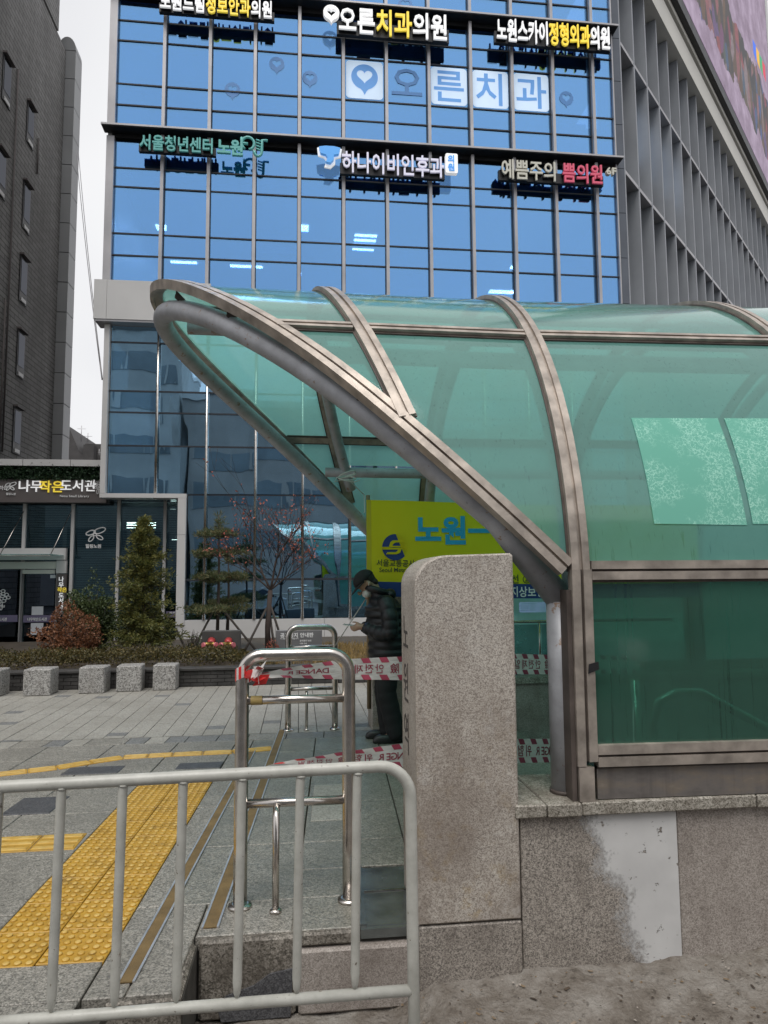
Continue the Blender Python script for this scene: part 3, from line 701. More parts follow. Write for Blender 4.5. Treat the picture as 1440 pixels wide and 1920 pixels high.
# ---- raised letter signs on the ledges
def sign(label, x0px, ypx_top, x1px, ypx_bot, runs, zt, plate=True, bold=0.016, gap=0.36):
    Y = BY-gap
    a = at(x0px,ypx_bot,Y=Y); b = at(x1px,ypx_bot,Y=Y); c = at(x0px,ypx_top,Y=Y)
    h = abs(c.z-a.z); W = b.x-a.x
    root = thing('letter_sign', (a.x,Y,a.z), label, 'sign')
    txt = ''.join(r[0] for r in runs); w1 = text_width(txt,1.0); sx = W/(w1*h*1.08)
    x = 0; hh = h*1.08
    for s, mat in runs:
        for ch in s:
            if ch != ' ':
                mb = MB(); put_text(mb, ch, lambda u,v,w,x=x: Vector((a.x+x+u, Y-0.06+w, a.z+0.07*h+v)), hh, 0.05, bold, sx, res=2)
                lo = mb.build('letter', M[mat], root)
                mb = MB(); put_text(mb, ch, lambda u,v,w,x=x: Vector((a.x+x+u, Y-0.01+w, a.z+0.07*h+v)), hh, 0.048, bold+0.012, sx, res=1)
                mb.build('letter_dark_back', M['black'], lo)  # added black back, so the letter mirrors dark in the glass
            x += adv(ch)*hh*sx
    MB().box(a.x-0.03,b.x+0.03,Y+0.03,Y+0.13,a.z+0.0*h,a.z+h*0.52).build('back_plate', M['black'], root)
    for k in range(3):
        xx = a.x+W*(0.12+0.38*k); MB().box(xx-0.02,xx+0.02,Y+0.13,BY-0.135,a.z+0.28*h,a.z+0.34*h).build('bracket', M['black'], root)
    return root, a, h
sign('white and yellow raised letter sign cut by the top edge, upper left', 300,-12,512,20,[('노원드림','white'),('정보안과','yellow_l'),('의원','white')],15.95)
def pin_shape(mb, cx, cz, r, Y, d, heart=True):
    """round map pin with a heart cut out"""
    N = 40; outer = []; inner = []
    for k in range(N):
        t = 2*PI*k/N-PI/2
        ox, oz = r*math.cos(t), r*math.sin(t)
        if k == 0: oz -= r*0.42
        elif k in (1,N-1): oz -= r*0.12
        outer.append((cx+ox, cz+oz))
        q = t
        hx = 16*math.sin(q+PI)**3; hz = 13*math.cos(q+PI)-5*math.cos(2*(q+PI))-2*math.cos(3*(q+PI))-math.cos(4*(q+PI))
        hx = 16*math.sin(-(q+PI/2)+PI)**3; hz = 13*math.cos(-(q+PI/2)+PI)-5*math.cos(2*(-(q+PI/2)+PI))-2*math.cos(3*(-(q+PI/2)+PI))-math.cos(4*(-(q+PI/2)+PI))
        inner.append((cx+hx/17*r*0.62, cz+hz/17*r*0.62+r*0.08))
    vs = [(x,Y,z) for x,z in outer]+[(x,Y,z) for x,z in inner]+[(x,Y+d,z) for x,z in outer]+[(x,Y+d,z) for x,z in inner]
    fs = []
    for k in range(N):
        j = (k+1) % N
        fs += [(k,j,N+j,N+k),(2*N+k,3*N+k,3*N+j,2*N+j),(k,2*N+k,2*N+j,j),(N+k,N+j,3*N+j,3*N+k)]
    mb.add(vs, fs)
def round_rect(x0,x1,z0,z1,Y,d,r):
    pts = []
    for cx,cz,a in ((x1-r,z1-r,0),(x0+r,z1-r,PI/2),(x0+r,z0+r,PI),(x1-r,z0+r,1.5*PI)):
        for k in range(5): pts.append((cx+r*math.cos(a+k*PI/8),Y,cz+r*math.sin(a+k*PI/8)))
    return MB().prism(pts,(0,d,0))
s2, a2, h2 = sign('white and yellow raised letter sign with a round heart pin, top centre', 634,14,840,62,[('오른','white'),('치과','yellow_l'),('의원','white')],15.95)
mb = MB(); pc = at(621,28,Y=BY-0.36); pin_shape(mb, pc.x, pc.z, 0.20, BY-0.45, 0.1); mb.build('heart_pin', M['white'], s2)
sign('white and yellow raised letter sign nearest the finned corner, top right', 930,36,1143,78,[('노원스카이','white'),('정형외과','yellow_l'),('의원','white')],15.95)
s4, a4, h4 = sign('teal raised letter sign with a swirl emblem on the lower ledge', 262,254,402,282,[('서울청년센터','teal_l')],12.3,bold=0.02)
b4 = at(407,290,Y=BY-0.36); x = 0
for ch in '노원':
    mb = MB(); put_text(mb, ch, lambda u,v,w,x=x: Vector((b4.x+x+u,BY-0.42+w,b4.z+v)), 0.42, 0.08, 0.03, 0.86); mb.build('letter', M['teal_l'], s4); x += 0.31
e4 = at(476,275,Y=BY-0.4)
mb = MB(); mb.tube([(e4.x-0.14+0.15*math.cos(t), BY-0.42, e4.z+0.06+0.16*math.sin(t)) for t in [q*0.4-1.4 for q in range(15)]],0.035,6); mb.tube([(e4.x-0.29,BY-0.42,e4.z+0.06),(e4.x-0.14,BY-0.42,e4.z+0.05)],0.035,6)
mb.tube([(e4.x-0.29,BY-0.42,e4.z+0.2),(e4.x-0.29,BY-0.42,e4.z-0.15)],0.035,6); mb.build('swirl_emblem', M['teal_l'], s4)
mb = MB(); mb.tube([(e4.x+0.10+0.09*math.cos(t)*(1-.0*t), BY-0.42, e4.z-0.12+0.13*math.sin(t)) for t in [PI+q*0.4 for q in range(9)]]+[(e4.x+0.20,BY-0.42,e4.z+0.16),(e4.x+0.33,BY-0.42,e4.z+0.16)],0.035,6)
for q in range(4): mb.tube([(e4.x+0.05,BY-0.42,e4.z+0.17-q*0.075),(e4.x+0.18,BY-0.42,e4.z+0.13-q*0.075)],0.02,5)
mb.build('swirl_emblem', M['teal_l'], s4)
s5, a5, h5 = sign('white raised letter sign with a blue elephant on the lower ledge', 640,285,832,324,[('하나이비인후과','violet_w')],12.3)
el = at(618,290,Y=BY-0.4)
mb = MB().prism([(el.x+dx,BY-0.46,el.z+dz) for dx,dz in ((-.26,.16),(-.10,.19),(.10,.19),(.26,.16),(.22,.0),(.10,-.03),(.10,-.14),(.02,-.24),(-.09,-.22),(-.05,-.10),(-.10,-.03),(-.22,.0))],(0,0.1,0)); mb.build('elephant_emblem', M['blue_l'], s5)
mb = MB().prism([(el.x+dx*1.16,BY-0.358,el.z-0.02+dz*1.16) for dx,dz in ((-.26,.18),(-.10,.22),(.10,.22),(.26,.18),(.24,.0),(.12,-.04),(.12,-.16),(.02,-.26),(-.11,-.24),(-.06,-.10),(-.12,-.03),(-.24,.0))],(0,0.05,0)); mb.build('elephant_outline', M['white'], s5)
q0 = at(835,326,Y=BY-0.4); q1 = at(857,291,Y=BY-0.4)
round_rect(q0.x,q1.x,q0.z,q1.z,BY-0.46,0.12,0.04).build('end_tile', M['white'], s5)
for k, ch in enumerate('의원'):
    mb = MB(); put_text(mb, ch, lambda u,v,w,k=k: Vector((q0.x+0.05+u,BY-0.47+w,q1.z-0.22-k*0.22+v)), 0.2, 0.02, 0.03); mb.build('letter', M['blue_l'], s5)
s6, a6, h6 = sign('cream and red raised letter sign ending in 6F on the lower ledge', 938,300,1130,336,[('예쁨주의 ','cream_l'),('쁨의원','red_l')],12.3)
b6 = at(1135,329,Y=BY-0.4); mb = MB(); x = 0
for ch in '6F':
    mb = MB(); put_text(mb, ch, lambda u,v,w,x=x: Vector((b6.x+x+u,BY-0.42+w,b6.z+v)), 0.26, 0.1, 0.03); mb.build('letter', M['cream_l'], s6); x += 0.15

# ---- window film lettering behind the glass of the upper floor
wf = thing('window_lettering', (2.3,BY,13.2), 'row of pale squares with blue letters and heart pin on upper windows', 'window film')
YF = BY+0.022
for k, ch in enumerate(['pin','오','른','치','과']):
    x0, x1 = MX[5+k]+0.075, MX[6+k]-0.075
    z0, z1 = 13.70, 14.72
    if ch != '오': round_rect(x0,x1,z0,z1,YF,0.003,0.1).build('film_square', M['sky_decal'], wf)
    mb = MB()
    if ch == 'pin': pin_shape(mb,(x0+x1)/2,(z0+z1)/2+0.08,0.34,YF-0.006,0.004); mb.build('heart_pin', M['blue_decal'], wf)
    else:
        put_text(mb, ch, lambda u,v,w: Vector((x0+0.04+u,YF-0.004+w,z0+0.16+v)), 0.95, 0.003, 0.012, 0.98); mb.build('letter', M['ghost_decal'] if ch == '오' else M['blue_decal'], wf)
for (px,py,mat) in [(519,120,'ghost_decal'),(581,146,'ghost_decal'),(436,168,'ghost_decal'),(1062,184,'ghost_decal'),(760,8,'ghost_decal')]:
    p = at(px,py,Y=YF); mb = MB(); pin_shape(mb,p.x,p.z,0.19,YF,0.003); mb.build('faint_pin', M[mat], wf)

# ================================================================== BUILDINGS ACROSS THE STREET (seen in the glass only)
M['opp_win'] = plain('opposite_window', (0.22,0.25,0.27), 0.3, var=0.3, vs=0.3)
M['opp1'] = plain('opposite_concrete', (0.46,0.46,0.45), 0.8, var=0.2, vs=0.4)
M['opp2'] = plain('opposite_brick', (0.40,0.37,0.35), 0.8, var=0.2, vs=0.4)
def opposite(label, x0,x1,y,h,mat):
    r = thing('street_building', ((x0+x1)/2,y,0), label, 'building')
    MB().box(x0,x1,y-12,y,-0.3,h).build('wall', M[mat], r)
    z = 4.0
    while z < h-2:
        MB().box(x0+0.8,x1-0.8,y,y+0.06,z,z+1.5).build('window', M['opp_win'], r)
        xx = x0+0.8
        while xx < x1-1:
            MB().box(xx,xx+0.25,y+0.061,y+0.14,z,z+1.5).build('window_post', M[mat], r); xx += 2.4
        z += 3.4
    MB().box(x0-0.1,x1+0.1,y-12.1,y+0.2,h,h+0.6).build('parapet', M['panel'], r)
opposite('grey block across the street mirrored in the lower left windows', -26,-9.5,-22,21,'opp1')
opposite('brown block across the street mirrored beside the grey one', -9.0,6,-24,16,'opp2')
opposite('wide grey block across the street mirrored behind the canopy', 6.6,26,-24,14,'opp1')

# ================================================================== SUBWAY ENTRANCE CANOPY
CA, CB, CFL, CYC, CK, CK2, CZS = 2.291, 2.258, 0.012, 5.691, 0.977, 0.175, 1.466
X3 = 1.372
def drift(x): return -0.03*max(0.0, x-X3)               # the vault runs slightly nearer towards the right
def surf(x, th, inset=0.0):
    b = CB-inset+CFL*max(0.0, X3-x)
    return Vector((x, CYC+drift(x)-(CA-inset)*math.cos(th), CZS+b*math.sin(th)))
def snorm(th): return Vector((0, -math.cos(th)/CA, math.sin(th)/CB)).normalized()
def xfront(th, inset=0.0):
    x = 0.0
    for _ in range(25):
        z = CZS+math.sin(th)*(CB-inset+CFL*(X3-x)); x = 1.31-(z-1.62)/CK-CK2*max(0.0, z-2.6)**2
    return x
def xrib2(th): return 0.57-(surf(0.4, th).z-2.35)*0.33
TH2 = 0.405; THP = 0.753; THL = 0.062; THFAR = PI-0.62
RIBX = [X3,2.93,4.49,6.05,7.6]
canopy = thing('entrance_canopy', (1.32,5.69,0.0), 'vaulted subway entrance canopy of green glass with bronze ribs and grey pipes', 'canopy')
def grid_pane(xa, xb, t0, t1, nt=14, nx=6, mat='canopy_glass', off=0.0):
    mb = MB(); vs = []
    for i in range(nt+1):
        th = t0+(t1-t0)*i/nt; a, b = xa(th), xb(th)
        for j in range(nx+1):
            x = a+(b-a)*j/nx; vs.append(surf(x, th)+snorm(th)*off)
    fs = [(i*(nx+1)+j, i*(nx+1)+j+1, (i+1)*(nx+1)+j+1, (i+1)*(nx+1)+j) for i in range(nt) for j in range(nx)]
    n = len(vs); k = len(fs)
    vs2 = [v-snorm(t0+(t1-t0)*(q//(nx+1))/nt)*0.006 for q, v in enumerate(vs)]
    mb.add(vs, fs, True)
    if mat == 'canopy_glass' and t0 > PI/2-0.01: mat = 'canopy_glass_far'
    return mb.build('glass_pane', M[mat], canopy)
fx = lambda th: xfront(th); r2 = lambda th: xrib2(th)
both = lambda th: max(xfront(th), xrib2(th)) if TH2 < th < PI-TH2 else xfront(th)
rows = [(TH2,THP),(THP,PI/2),(PI/2,PI-THP),(PI-THP,PI-TH2)]
for t0, t1 in rows: grid_pane(fx, r2, t0, t1)
grid_pane(both, lambda t: X3, THL, THP, 22, 8); grid_pane(both, lambda t: X3, THP, PI/2); grid_pane(both, lambda t: X3, PI/2, THFAR); grid_pane(both, lambda t: X3, THFAR+0.01, PI-THL, 18, 8)
for k in range(len(RIBX)-1):
    a, b = RIBX[k], RIBX[k+1]
    for t0, t1 in ((THL,THP),(THP,PI/2),(PI/2,THFAR),(THFAR,PI-THL)): grid_pane(lambda t: a, lambda t: b, t0, t1)
    for side in (0, 1):
        ya, yb = (CYC-CA+drift(a), CYC-CA+drift(b)) if side == 0 else (CYC+CA+drift(a), CYC+CA+drift(b))
        if side == 0: MB().add([(a,ya,0.74),(b,yb,0.74),(b,yb,1.6),(a,ya,1.6)],[(0,1,2,3)]).build('glass_pane', M['canopy_glass_dim'], canopy)
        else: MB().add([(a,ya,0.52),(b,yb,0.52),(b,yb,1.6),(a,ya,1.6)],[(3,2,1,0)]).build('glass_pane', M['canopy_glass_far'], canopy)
# bronze profile with a groove down the middle
def sec(w, h=0.035, g=0.010, d=0.016): return [(-w,-0.02),(-w,h),(-g,h),(-g,h-d),(g,h-d),(g,h),(w,h),(w,-0.02)]
def gasket(w): return [(-w,-0.012),(-w,0.008),(w,0.008),(w,-0.012)]
def rib(xf, t0, t1, n, w, name='rib'):
    ts = [t0+(t1-t0)*i/n for i in range(n+1)]
    p = [surf(xf(t), t) for t in ts]; nn = [snorm(t) for t in ts]
    fix_normals(MB().sweep(p, nn, sec(w)).build(name, M['bronze'], canopy))
    fix_normals(MB().sweep([q+Vector((0,0,0)) for q in p], nn, gasket(w+0.012)).build('gasket', M['bronze_dark'], canopy))
ts = [0.07+(PI-0.14)*i/70 for i in range(71)]
p = [surf(xfront(t), t) for t in ts]; nn = [snorm(t) for t in ts]
fix_normals(MB().sweep(p, nn, [(-0.046,-0.035),(-0.046,0.030),(-0.006,0.030),(-0.006,0.012),(0.008,0.012),(0.008,0.030),(0.046,0.030),(0.046,-0.02),(-0.02,-0.02),(-0.02,-0.035)]).build('front_trim', M['bronze'], canopy))
rib(r2, TH2+0.02, PI-TH2-0.02, 40, 0.046)
for x in RIBX: rib(lambda t, x=x: x, THL, PI-THL, 48, 0.046)
def purlin(xa, xb, th, w=0.034, name='purlin'):
    n = 10; p = [surf(xa+(xb-xa)*i/n, th) for i in range(n+1)]; nn = [snorm(th)]*(n+1)
    fix_normals(MB().sweep(p, nn, sec(w, 0.03)).build(name, M['bronze'], canopy))
    fix_normals(MB().sweep(p, nn, gasket(w+0.016)).build('gasket', M['bronze_dark'], canopy))
for th in (THP, PI/2, PI-THP):
    purlin(xfront(th)+0.03, xrib2(th)-0.046, th); purlin(xrib2(th)+0.046, X3-0.046, th)
    for k in range(len(RIBX)-1): purlin(RIBX[k]+0.046, RIBX[k+1]-0.046, th)
# posts, rails and base panel along the near side
YN = CYC-CA
def rail(x0, x1, z0, z1, y=YN, name='rail', split=True):
    d0, d1 = drift(x0), drift(x1); zm = (z0+z1)/2
    def bar(za, zb, yo, mat, nm): MB().obox((x0,y+d0-yo,za),(x1-x0,d1-d0,0),(0,yo+0.02,0),(0,0,zb-za)).build(nm, M[mat], canopy)
    if split:
        bar(zm+0.006, z1, 0.034, 'bronze', name); bar(z0, zm-0.006, 0.036, 'bronze', name); bar(zm-0.006, zm+0.006, 0.01, 'bronze_dark', 'groove')
        bar(z0-0.014, z0, 0.012, 'bronze_dark', 'gasket')
    else: bar(z0, z1, 0.034, 'bronze', name)
for k in range(len(RIBX)-1):
    a, b = RIBX[k]+0.052, RIBX[k+1]-0.052
    rail(a, b, 1.565, 1.658); rail(a+0.0, b, 0.675, 0.775)
    MB().obox((a,YN+drift(a)-0.012,0.520),(b-a,drift(b)-drift(a),0),(0,0.03,0),(0,0,0.154)).build('base_panel', M['band'], canopy)
for x in RIBX:
    y = YN+drift(x)
    MB().box(x-0.050,x-0.008,y-0.038,y+0.02,0.68,CZS+0.15).build('post', M['bronze'], canopy)
    MB().box(x+0.008,x+0.050,y-0.038,y+0.02,0.70,CZS+0.15).build('post', M['bronze'], canopy)
    MB().box(x-0.008,x+0.008,y-0.02,y+0.02,0.70,CZS+0.15).build('groove', M['bronze_dark'], canopy)
    MB().box(x-0.045,x+0.030,y-0.036,y+0.02,0.517,0.676).build('post_foot', M['bronze'], canopy)
    MB().box(x-0.075,x-0.052,y-0.02,y+0.10,0.517,CZS+0.05).build('post_flange', M['bronze_dark'], canopy)
    yf = CYC+CA+drift(x); MB().box(x-0.05,x+0.05,yf-0.03,yf+0.04,0.52,CZS+0.15).build('post', M['bronze'], canopy)
for k in range(len(RIBX)-1):
    a, b = RIBX[k]+0.052, RIBX[k+1]-0.052; yf = CYC+CA+drift(a)
    MB().box(a,b,yf-0.03,yf+0.04,0.52,0.62).build('rail', M['bronze'], canopy); MB().box(a,b,yf-0.03,yf+0.04,1.55,1.64).build('rail', M['bronze'], canopy)
# grey pipe arch at the mouth, with its two columns
ts = [0.10+(PI-0.20)*i/60 for i in range(61)]
arch = []
for t in ts:
    q = surf(xfront(t), t, 0.125+0.045*math.sin(t)**6); q.x += 0.005+0.045*math.sin(t)**6; q.z -= 0.02; arch.append(q)
arch = [V(1.318,3.535,1.47)]+arch[2:-2]+[V(1.318,2*CYC-3.535,1.47)]
MB().tube(arch, 0.070, 14).build('arch_pipe', M['pipe'], canopy)
for q in (arch[0], arch[-1]):
    yq = 3.535 if q.y < 5 else 2*CYC-3.535
    MB().tube([(1.318,yq,0.516),(1.318,yq,1.0),(1.318,yq,1.465)],0.068,18).ell((1.318,yq,1.468),(0.070,0.070,0.066),18,10).build('column', M['pipe'], canopy)
    MB().tube([(1.318,yq,0.515),(1.318,yq,0.535)],0.075,16).build('column_collar', M['bronze_dark'], canopy)
ts2 = [TH2+0.12+(PI-2*TH2-0.24)*i/40 for i in range(41)]
MB().tube([surf(xrib2(t)+0.06, t, 0.16) for t in ts2], 0.055, 12).build('rib_pipe', M['pipe'], canopy)
for x in RIBX:
    MB().tube([(x+0.03,CYC-CA+0.16+drift(x),0.52)]+[surf(x+0.03, 0.03+(PI-0.06)*i/48, 0.16) for i in range(49)]+[(x+0.03,CYC+CA-0.16+drift(x),0.52)], 0.055, 12).build('rib_pipe', M['pipe'], canopy)
for th, xa in ((PI/2, xfront(PI/2)+0.22), (THFAR, xfront(THFAR)+0.16), (THP, xfront(THP)+0.25)):
    MB().tube([surf(xa+(7.6-xa)*i/12, th, 0.17) for i in range(13)], 0.05, 12).build('purlin_pipe', M['pipe'], canopy)
# steel lugs between pipe and trim
for t in (0.42,0.52,0.9,1.15):
    q = surf(xfront(t)+0.03, t, 0.06); MB().obox(q-Vector((0.04,0.01,0.03)),(0.06,0,-0.06),(0,0.012,0),(0.01,0,0.05)).build('lug', M['bronze_dark'], canopy)
# wrinkled window film on the big pane
def film_material():
    t = NT('wrinkled_film')
    n1 = t.math('ABSOLUTE', t.math('SUBTRACT', t.noise(34, 1.5, 0.6), 0.5)); n2 = t.math('ABSOLUTE', t.math('SUBTRACT', t.noise(52, 1, 0.5, t.pos((1,1,0.7))), 0.52))
    ln = t.ramp(t.math('MINIMUM', n1, n2), [(0.012,(1,1,1)),(0.032,(0,0,0))])
    area = t.ramp(t.noise(5, 4, 0.6), [(0.44,(0,0,0)),(0.56,(1,1,1))])
    c = t.mix(t.math('MULTIPLY', ln, area), (0.19,0.50,0.395), (0.38,0.71,0.59))
    tl = t.n('ShaderNodeBsdfTranslucent'); df = t.n('ShaderNodeBsdfDiffuse'); t.l(c, tl.inputs[0]); t.l(c, df.inputs[0])
    mx = t.n('ShaderNodeMixShader'); mx.inputs[0].default_value = 0.85; t.l(tl.outputs[0], mx.inputs[1]); t.l(df.outputs[0], mx.inputs[2]); t.l(mx.outputs[0], t.out.inputs[0])
    return t.m
M['film'] = film_material()
def surf_hit(px, py):
    d = ray(px, py); t = 2.5
    while t < 9:
        q = CAM+d*t
        if ((q.y-CYC-drift(q.x))/CA)**2+(max(0, q.z-CZS)/CB)**2 < 1: break
        t += 0.003
    th = math.acos(max(-1, min(1, (CYC+drift(q.x)-q.y)/CA)))
    return q.x, th
def film(c0, c1, c2, c3, label):     # corners tl, tr, br, bl in the photograph
    h = [surf_hit(*c) for c in (c0,c1,c2,c3)]; N = 8; vs = []
    for i in range(N+1):
        f = i/N
        for g in (0, 1):
            a, b = (h[0], h[3]) if g == 0 else (h[1], h[2])
            x = a[0]+(b[0]-a[0])*f; th = a[1]+(b[1]-a[1])*f; vs.append(surf(x, th)+snorm(th)*0.004)
    fs = [(2*i,2*i+1,2*i+3,2*i+2) for i in range(N)]
    o = MB().add(vs, fs, True).build('window_film', M['film'], canopy); o['label'] = label
film((1183,785),(1345,785),(1400,985),(1226,985),'mint green wrinkled film patch on the big pane')
film((1357,786),(1520,786),(1590,987),(1411,985),'mint green wrinkled film patch cut by the picture edge')
# black tape stuck on the corner post
tp = tag(MB().prism([(1.385,YN-0.041,1.115),(1.44,YN-0.041,1.135),(1.437,YN-0.041,1.172),(1.39,YN-0.041,1.16)],(0,-0.004,0)).build('tape_scrap', M['black']), 'scrap of black tape stuck to the bronze corner post', 'tape')

# ---- granite side walls of the stairwell
def wall(label, yf, yb, cap0, cap1, near=True):
    r = thing('granite_wall', (2.0,yf,0), label, 'wall')
    return r
gw = wall('low granite wall under the near canopy glass with a white repair', 3.39, 3.85, 0, 0)
J = [1.037, at(1276,1700,Y=3.39).x, 3.2, 4.5, 5.8, 7.2]
for k in range(len(J)-1):
    MB().bbox(J[k]+0.002,J[k+1]-0.002,3.39+(0.004 if k else 0),3.84,-0.40,0.452,0.004).build('wall_slab', M['granite_wall'] if k == 0 else M['granite_fine'], gw)
CJ = [at(966,1515,Y=3.36).x, at(1026,1515,Y=3.36).x, at(1091,1515,Y=3.36).x, at(1424,1510,Y=3.34).x, 3.4, 4.6, 5.9, 7.3]
for k in range(len(CJ)-1):
    MB().bbox(CJ[k]+0.002,CJ[k+1]-0.002,3.355-0.008*(k%2),3.87,0.456,0.516,0.006).build('cap_slab', M['granite_cap'], gw)
# smooth white mortar repair on the first slab
def repair_material():
    t = NT('white_mortar_repair'); n = t.noise(7, 6, 0.6)
    sp = t.n('ShaderNodeSeparateXYZ'); t.l(t.geo.outputs['Position'], sp.inputs[0])
    # feathered left side where the skim was wiped thin over the stone
    e = t.math('SUBTRACT', sp.outputs[0], J[1]-0.40)
    e = t.math('ADD', e, t.math('MULTIPLY', t.math('SUBTRACT', sp.outputs[2], 0.2), 0.32))
    e = t.math('ADD', t.math('MULTIPLY', e, 9.0), t.math('ADD', t.math('MULTIPLY', t.math('SUBTRACT', n, 0.5), 3.2), t.math('MULTIPLY', t.math('SUBTRACT', t.noise(60, 3, 0.7), 0.5), 1.6)))
    cl = t.n('ShaderNodeClamp'); t.l(e, cl.inputs[0])
    chips = t.ramp(t.noise(14, 5, 0.7), [(0.64,(1,1,1)),(0.66,(0,0,0))])
    fac = t.math('MULTIPLY', cl.outputs[0], chips)
    p = t.n('ShaderNodeBsdfPrincipled'); t.l(t.ramp(t.noise(3, 5), [(0.3,(0.45,0.445,0.44)),(0.7,(0.58,0.575,0.565))]), p.inputs['Base Color']); p.inputs['Roughness'].default_value = 0.8
    tr = t.n('ShaderNodeBsdfTransparent'); mx = t.n('ShaderNodeMixShader'); t.l(fac, mx.inputs[0]); t.l(tr.outputs[0], mx.inputs[1]); t.l(p.outputs[0], mx.inputs[2]); t.l(mx.outputs[0], t.out.inputs[0])
    return t.m
MB().add([(J[1]-0.55,3.3875,-0.24),(J[1]-0.004,3.3875,-0.24),(J[1]-0.004,3.3875,0.452),(J[1]-0.55,3.3875,0.452)],[(0,1,2,3)]).build('mortar_repair', repair_material(), gw)
fw = wall('low granite wall along the far side of the stairwell', 7.5, 8.0, 0, 0, False)
for k in range(5): MB().box(1.2+1.25*k+0.002,1.2+1.25*(k+1)-0.002,7.55,8.05,-0.3,0.45).build('wall_slab', M['granite_wall'], fw)
MB().box(1.15,7.5,7.52,8.10,0.452,0.515).build('cap_slab', M['granite_cap'], fw)
# floor, stairs going down, dark shaft
st = thing('stairs', (2.2,5.7,0), 'granite stairs going down inside the entrance behind the glass', 'stairs')
MB().box(1.32,2.25,3.86,7.54,-0.3,-0.004).build('landing', M['slab_wet'], st)
for k in range(18): MB().box(2.25+0.30*k,2.25+0.30*(k+1)+0.02,3.86,7.54,-0.16*(k+1)-0.2,-0.16*(k+1)).build('step', M['slab_wet'], st)
MB().box(7.65,7.75,3.4,8.0,-3.5,3.6).build('shaft_wall', M['dark'], st)
MB().box(1.5,7.6,3.845,3.858,-3.5,0.45).build('shaft_wall', M['granite_fine'], st)
MB().box(1.5,7.6,7.542,7.548,-3.5,0.45).build('shaft_wall', M['granite_fine'], st)
MB().obox((1.12,4.4,0.001),(0.12,0,0),(0.08,2.9,0),(0,0,0.004)).build('floor_mat', M['slab_dark'], st)
# steel handrail behind the glass
hr = thing('stair_handrail', (2.4,3.98,0), 'pale steel handrail showing dimly through the dark green glass', 'handrail')
MB().tube([(1.95,4.05,0.0),(1.95,4.05,0.98)],0.03,10).build('post', M['steel'], hr)
MB().tube([(2.05,4.05,-0.1),(2.05,4.05,0.72),(2.09,4.05,0.85),(2.2,4.05,0.90),(2.35,4.05,0.90),(7.2,4.05,-1.7)],0.026,10).build('rail', M['steel'], hr)
MB().tube([(2.1,4.05,0.40),(2.35,4.05,0.40),(7.2,4.05,-2.2)],0.02,8).build('rail', M['steel'], hr)
# far balustrade seen beside the pillar
bl = thing('glass_balustrade', (1.9,7.3,0), 'glass balustrade with slim steel rails at the far side of the entrance', 'balustrade')
for z in (1.09,0.50): MB().tube([(1.0,7.75,z),(4.2,7.75,z)],0.018,8).build('rail', M['steel'], bl)
for x in (1.45,2.05,2.65,3.25): MB().tube([(x,7.75,0.515),(x,7.75,1.09)],0.014,8).build('post', M['steel'], bl)
M['clear'] = canopy_glass('frosted_glass', 0.35, (0.62,0.80,0.80), (0.36,0.50,0.50), 0.0)
for x in (1.45,2.05,2.65): MB().box(x+0.02,x+0.58,7.745,7.755,0.54,1.06).build('glass_panel', M['clear'], bl)

M['carve'] = plain('carved_stone', (0.06,0.05,0.045), 0.8)
# ---- granite gate pillars
def pillar(label, x0, x1, y0, y1, carve):
    r = thing('stone_pillar', ((x0+x1)/2,(y0+y1)/2,0), label, 'pillar')
    R = 0.16; prof = [(x0,0.004)]; 
    prof += [(x0+R-R*math.cos(k*PI/20), 1.688-R*0.9+R*0.9*math.sin(k*PI/20)) for k in range(11)] + [(x1-0.012,1.697),(x1,1.685),(x1,0.004)]
    c = 0.008; rings = []
    cx, cz = (x0+x1)/2, 0.8
    def inset(p, i): return (p[0]+(i if p[0] < cx else -i), p[1]+(i if p[1] < cz else -i))
    for yy, i in ((y0, c), (y0+c, 0), (y1-c, 0), (y1, c)): rings.append([(inset(p, i)[0], yy, inset(p, i)[1]) for p in prof])
    fix_normals(MB().loft(rings).build('shaft', M['granite_pillar'], r))
    MB().bbox(x0+0.004,x1+0.002,y0+0.002,y1,-0.40,-0.004,0.006).build('base_block', M['granite_wall'], r)
    if carve:
        z = 1.22
        for ch in '노원역':
            mb = MB(); put_text(mb, ch, lambda u,v,w,z=z: Vector((x0-0.0015+w*0.5, y1-0.07-u, z+v)), 0.22, 0.003, 0.0, 0.85); mb.build('carved_letter', M['carve'], r); z -= 0.25
    return r
pillar('tall rounded granite pillar standing in front of the canopy mouth', 0.546, 1.029, 3.37, 3.83, True)
pillar('far granite pillar half hidden behind the standing person', 0.76, 1.24, 7.55, 8.0, False)
dp = thing('sign_post', (1.55,6.75,0), 'slim dark metal post just right of the near granite pillar', 'post')
a = at(957,1400,Z=0)
MB().bbox(a.x-0.045,a.x+0.045,a.y,a.y+0.25,0.0,1.16,0.006).build('plate', plain('dark_bronze_plate',(0.05,0.045,0.04),0.5,0.2), dp)
MB().bbox(a.x-0.06,a.x+0.06,a.y-0.02,a.y+0.27,-0.002,0.02,0.004).build('foot_plate', M['black'], dp)

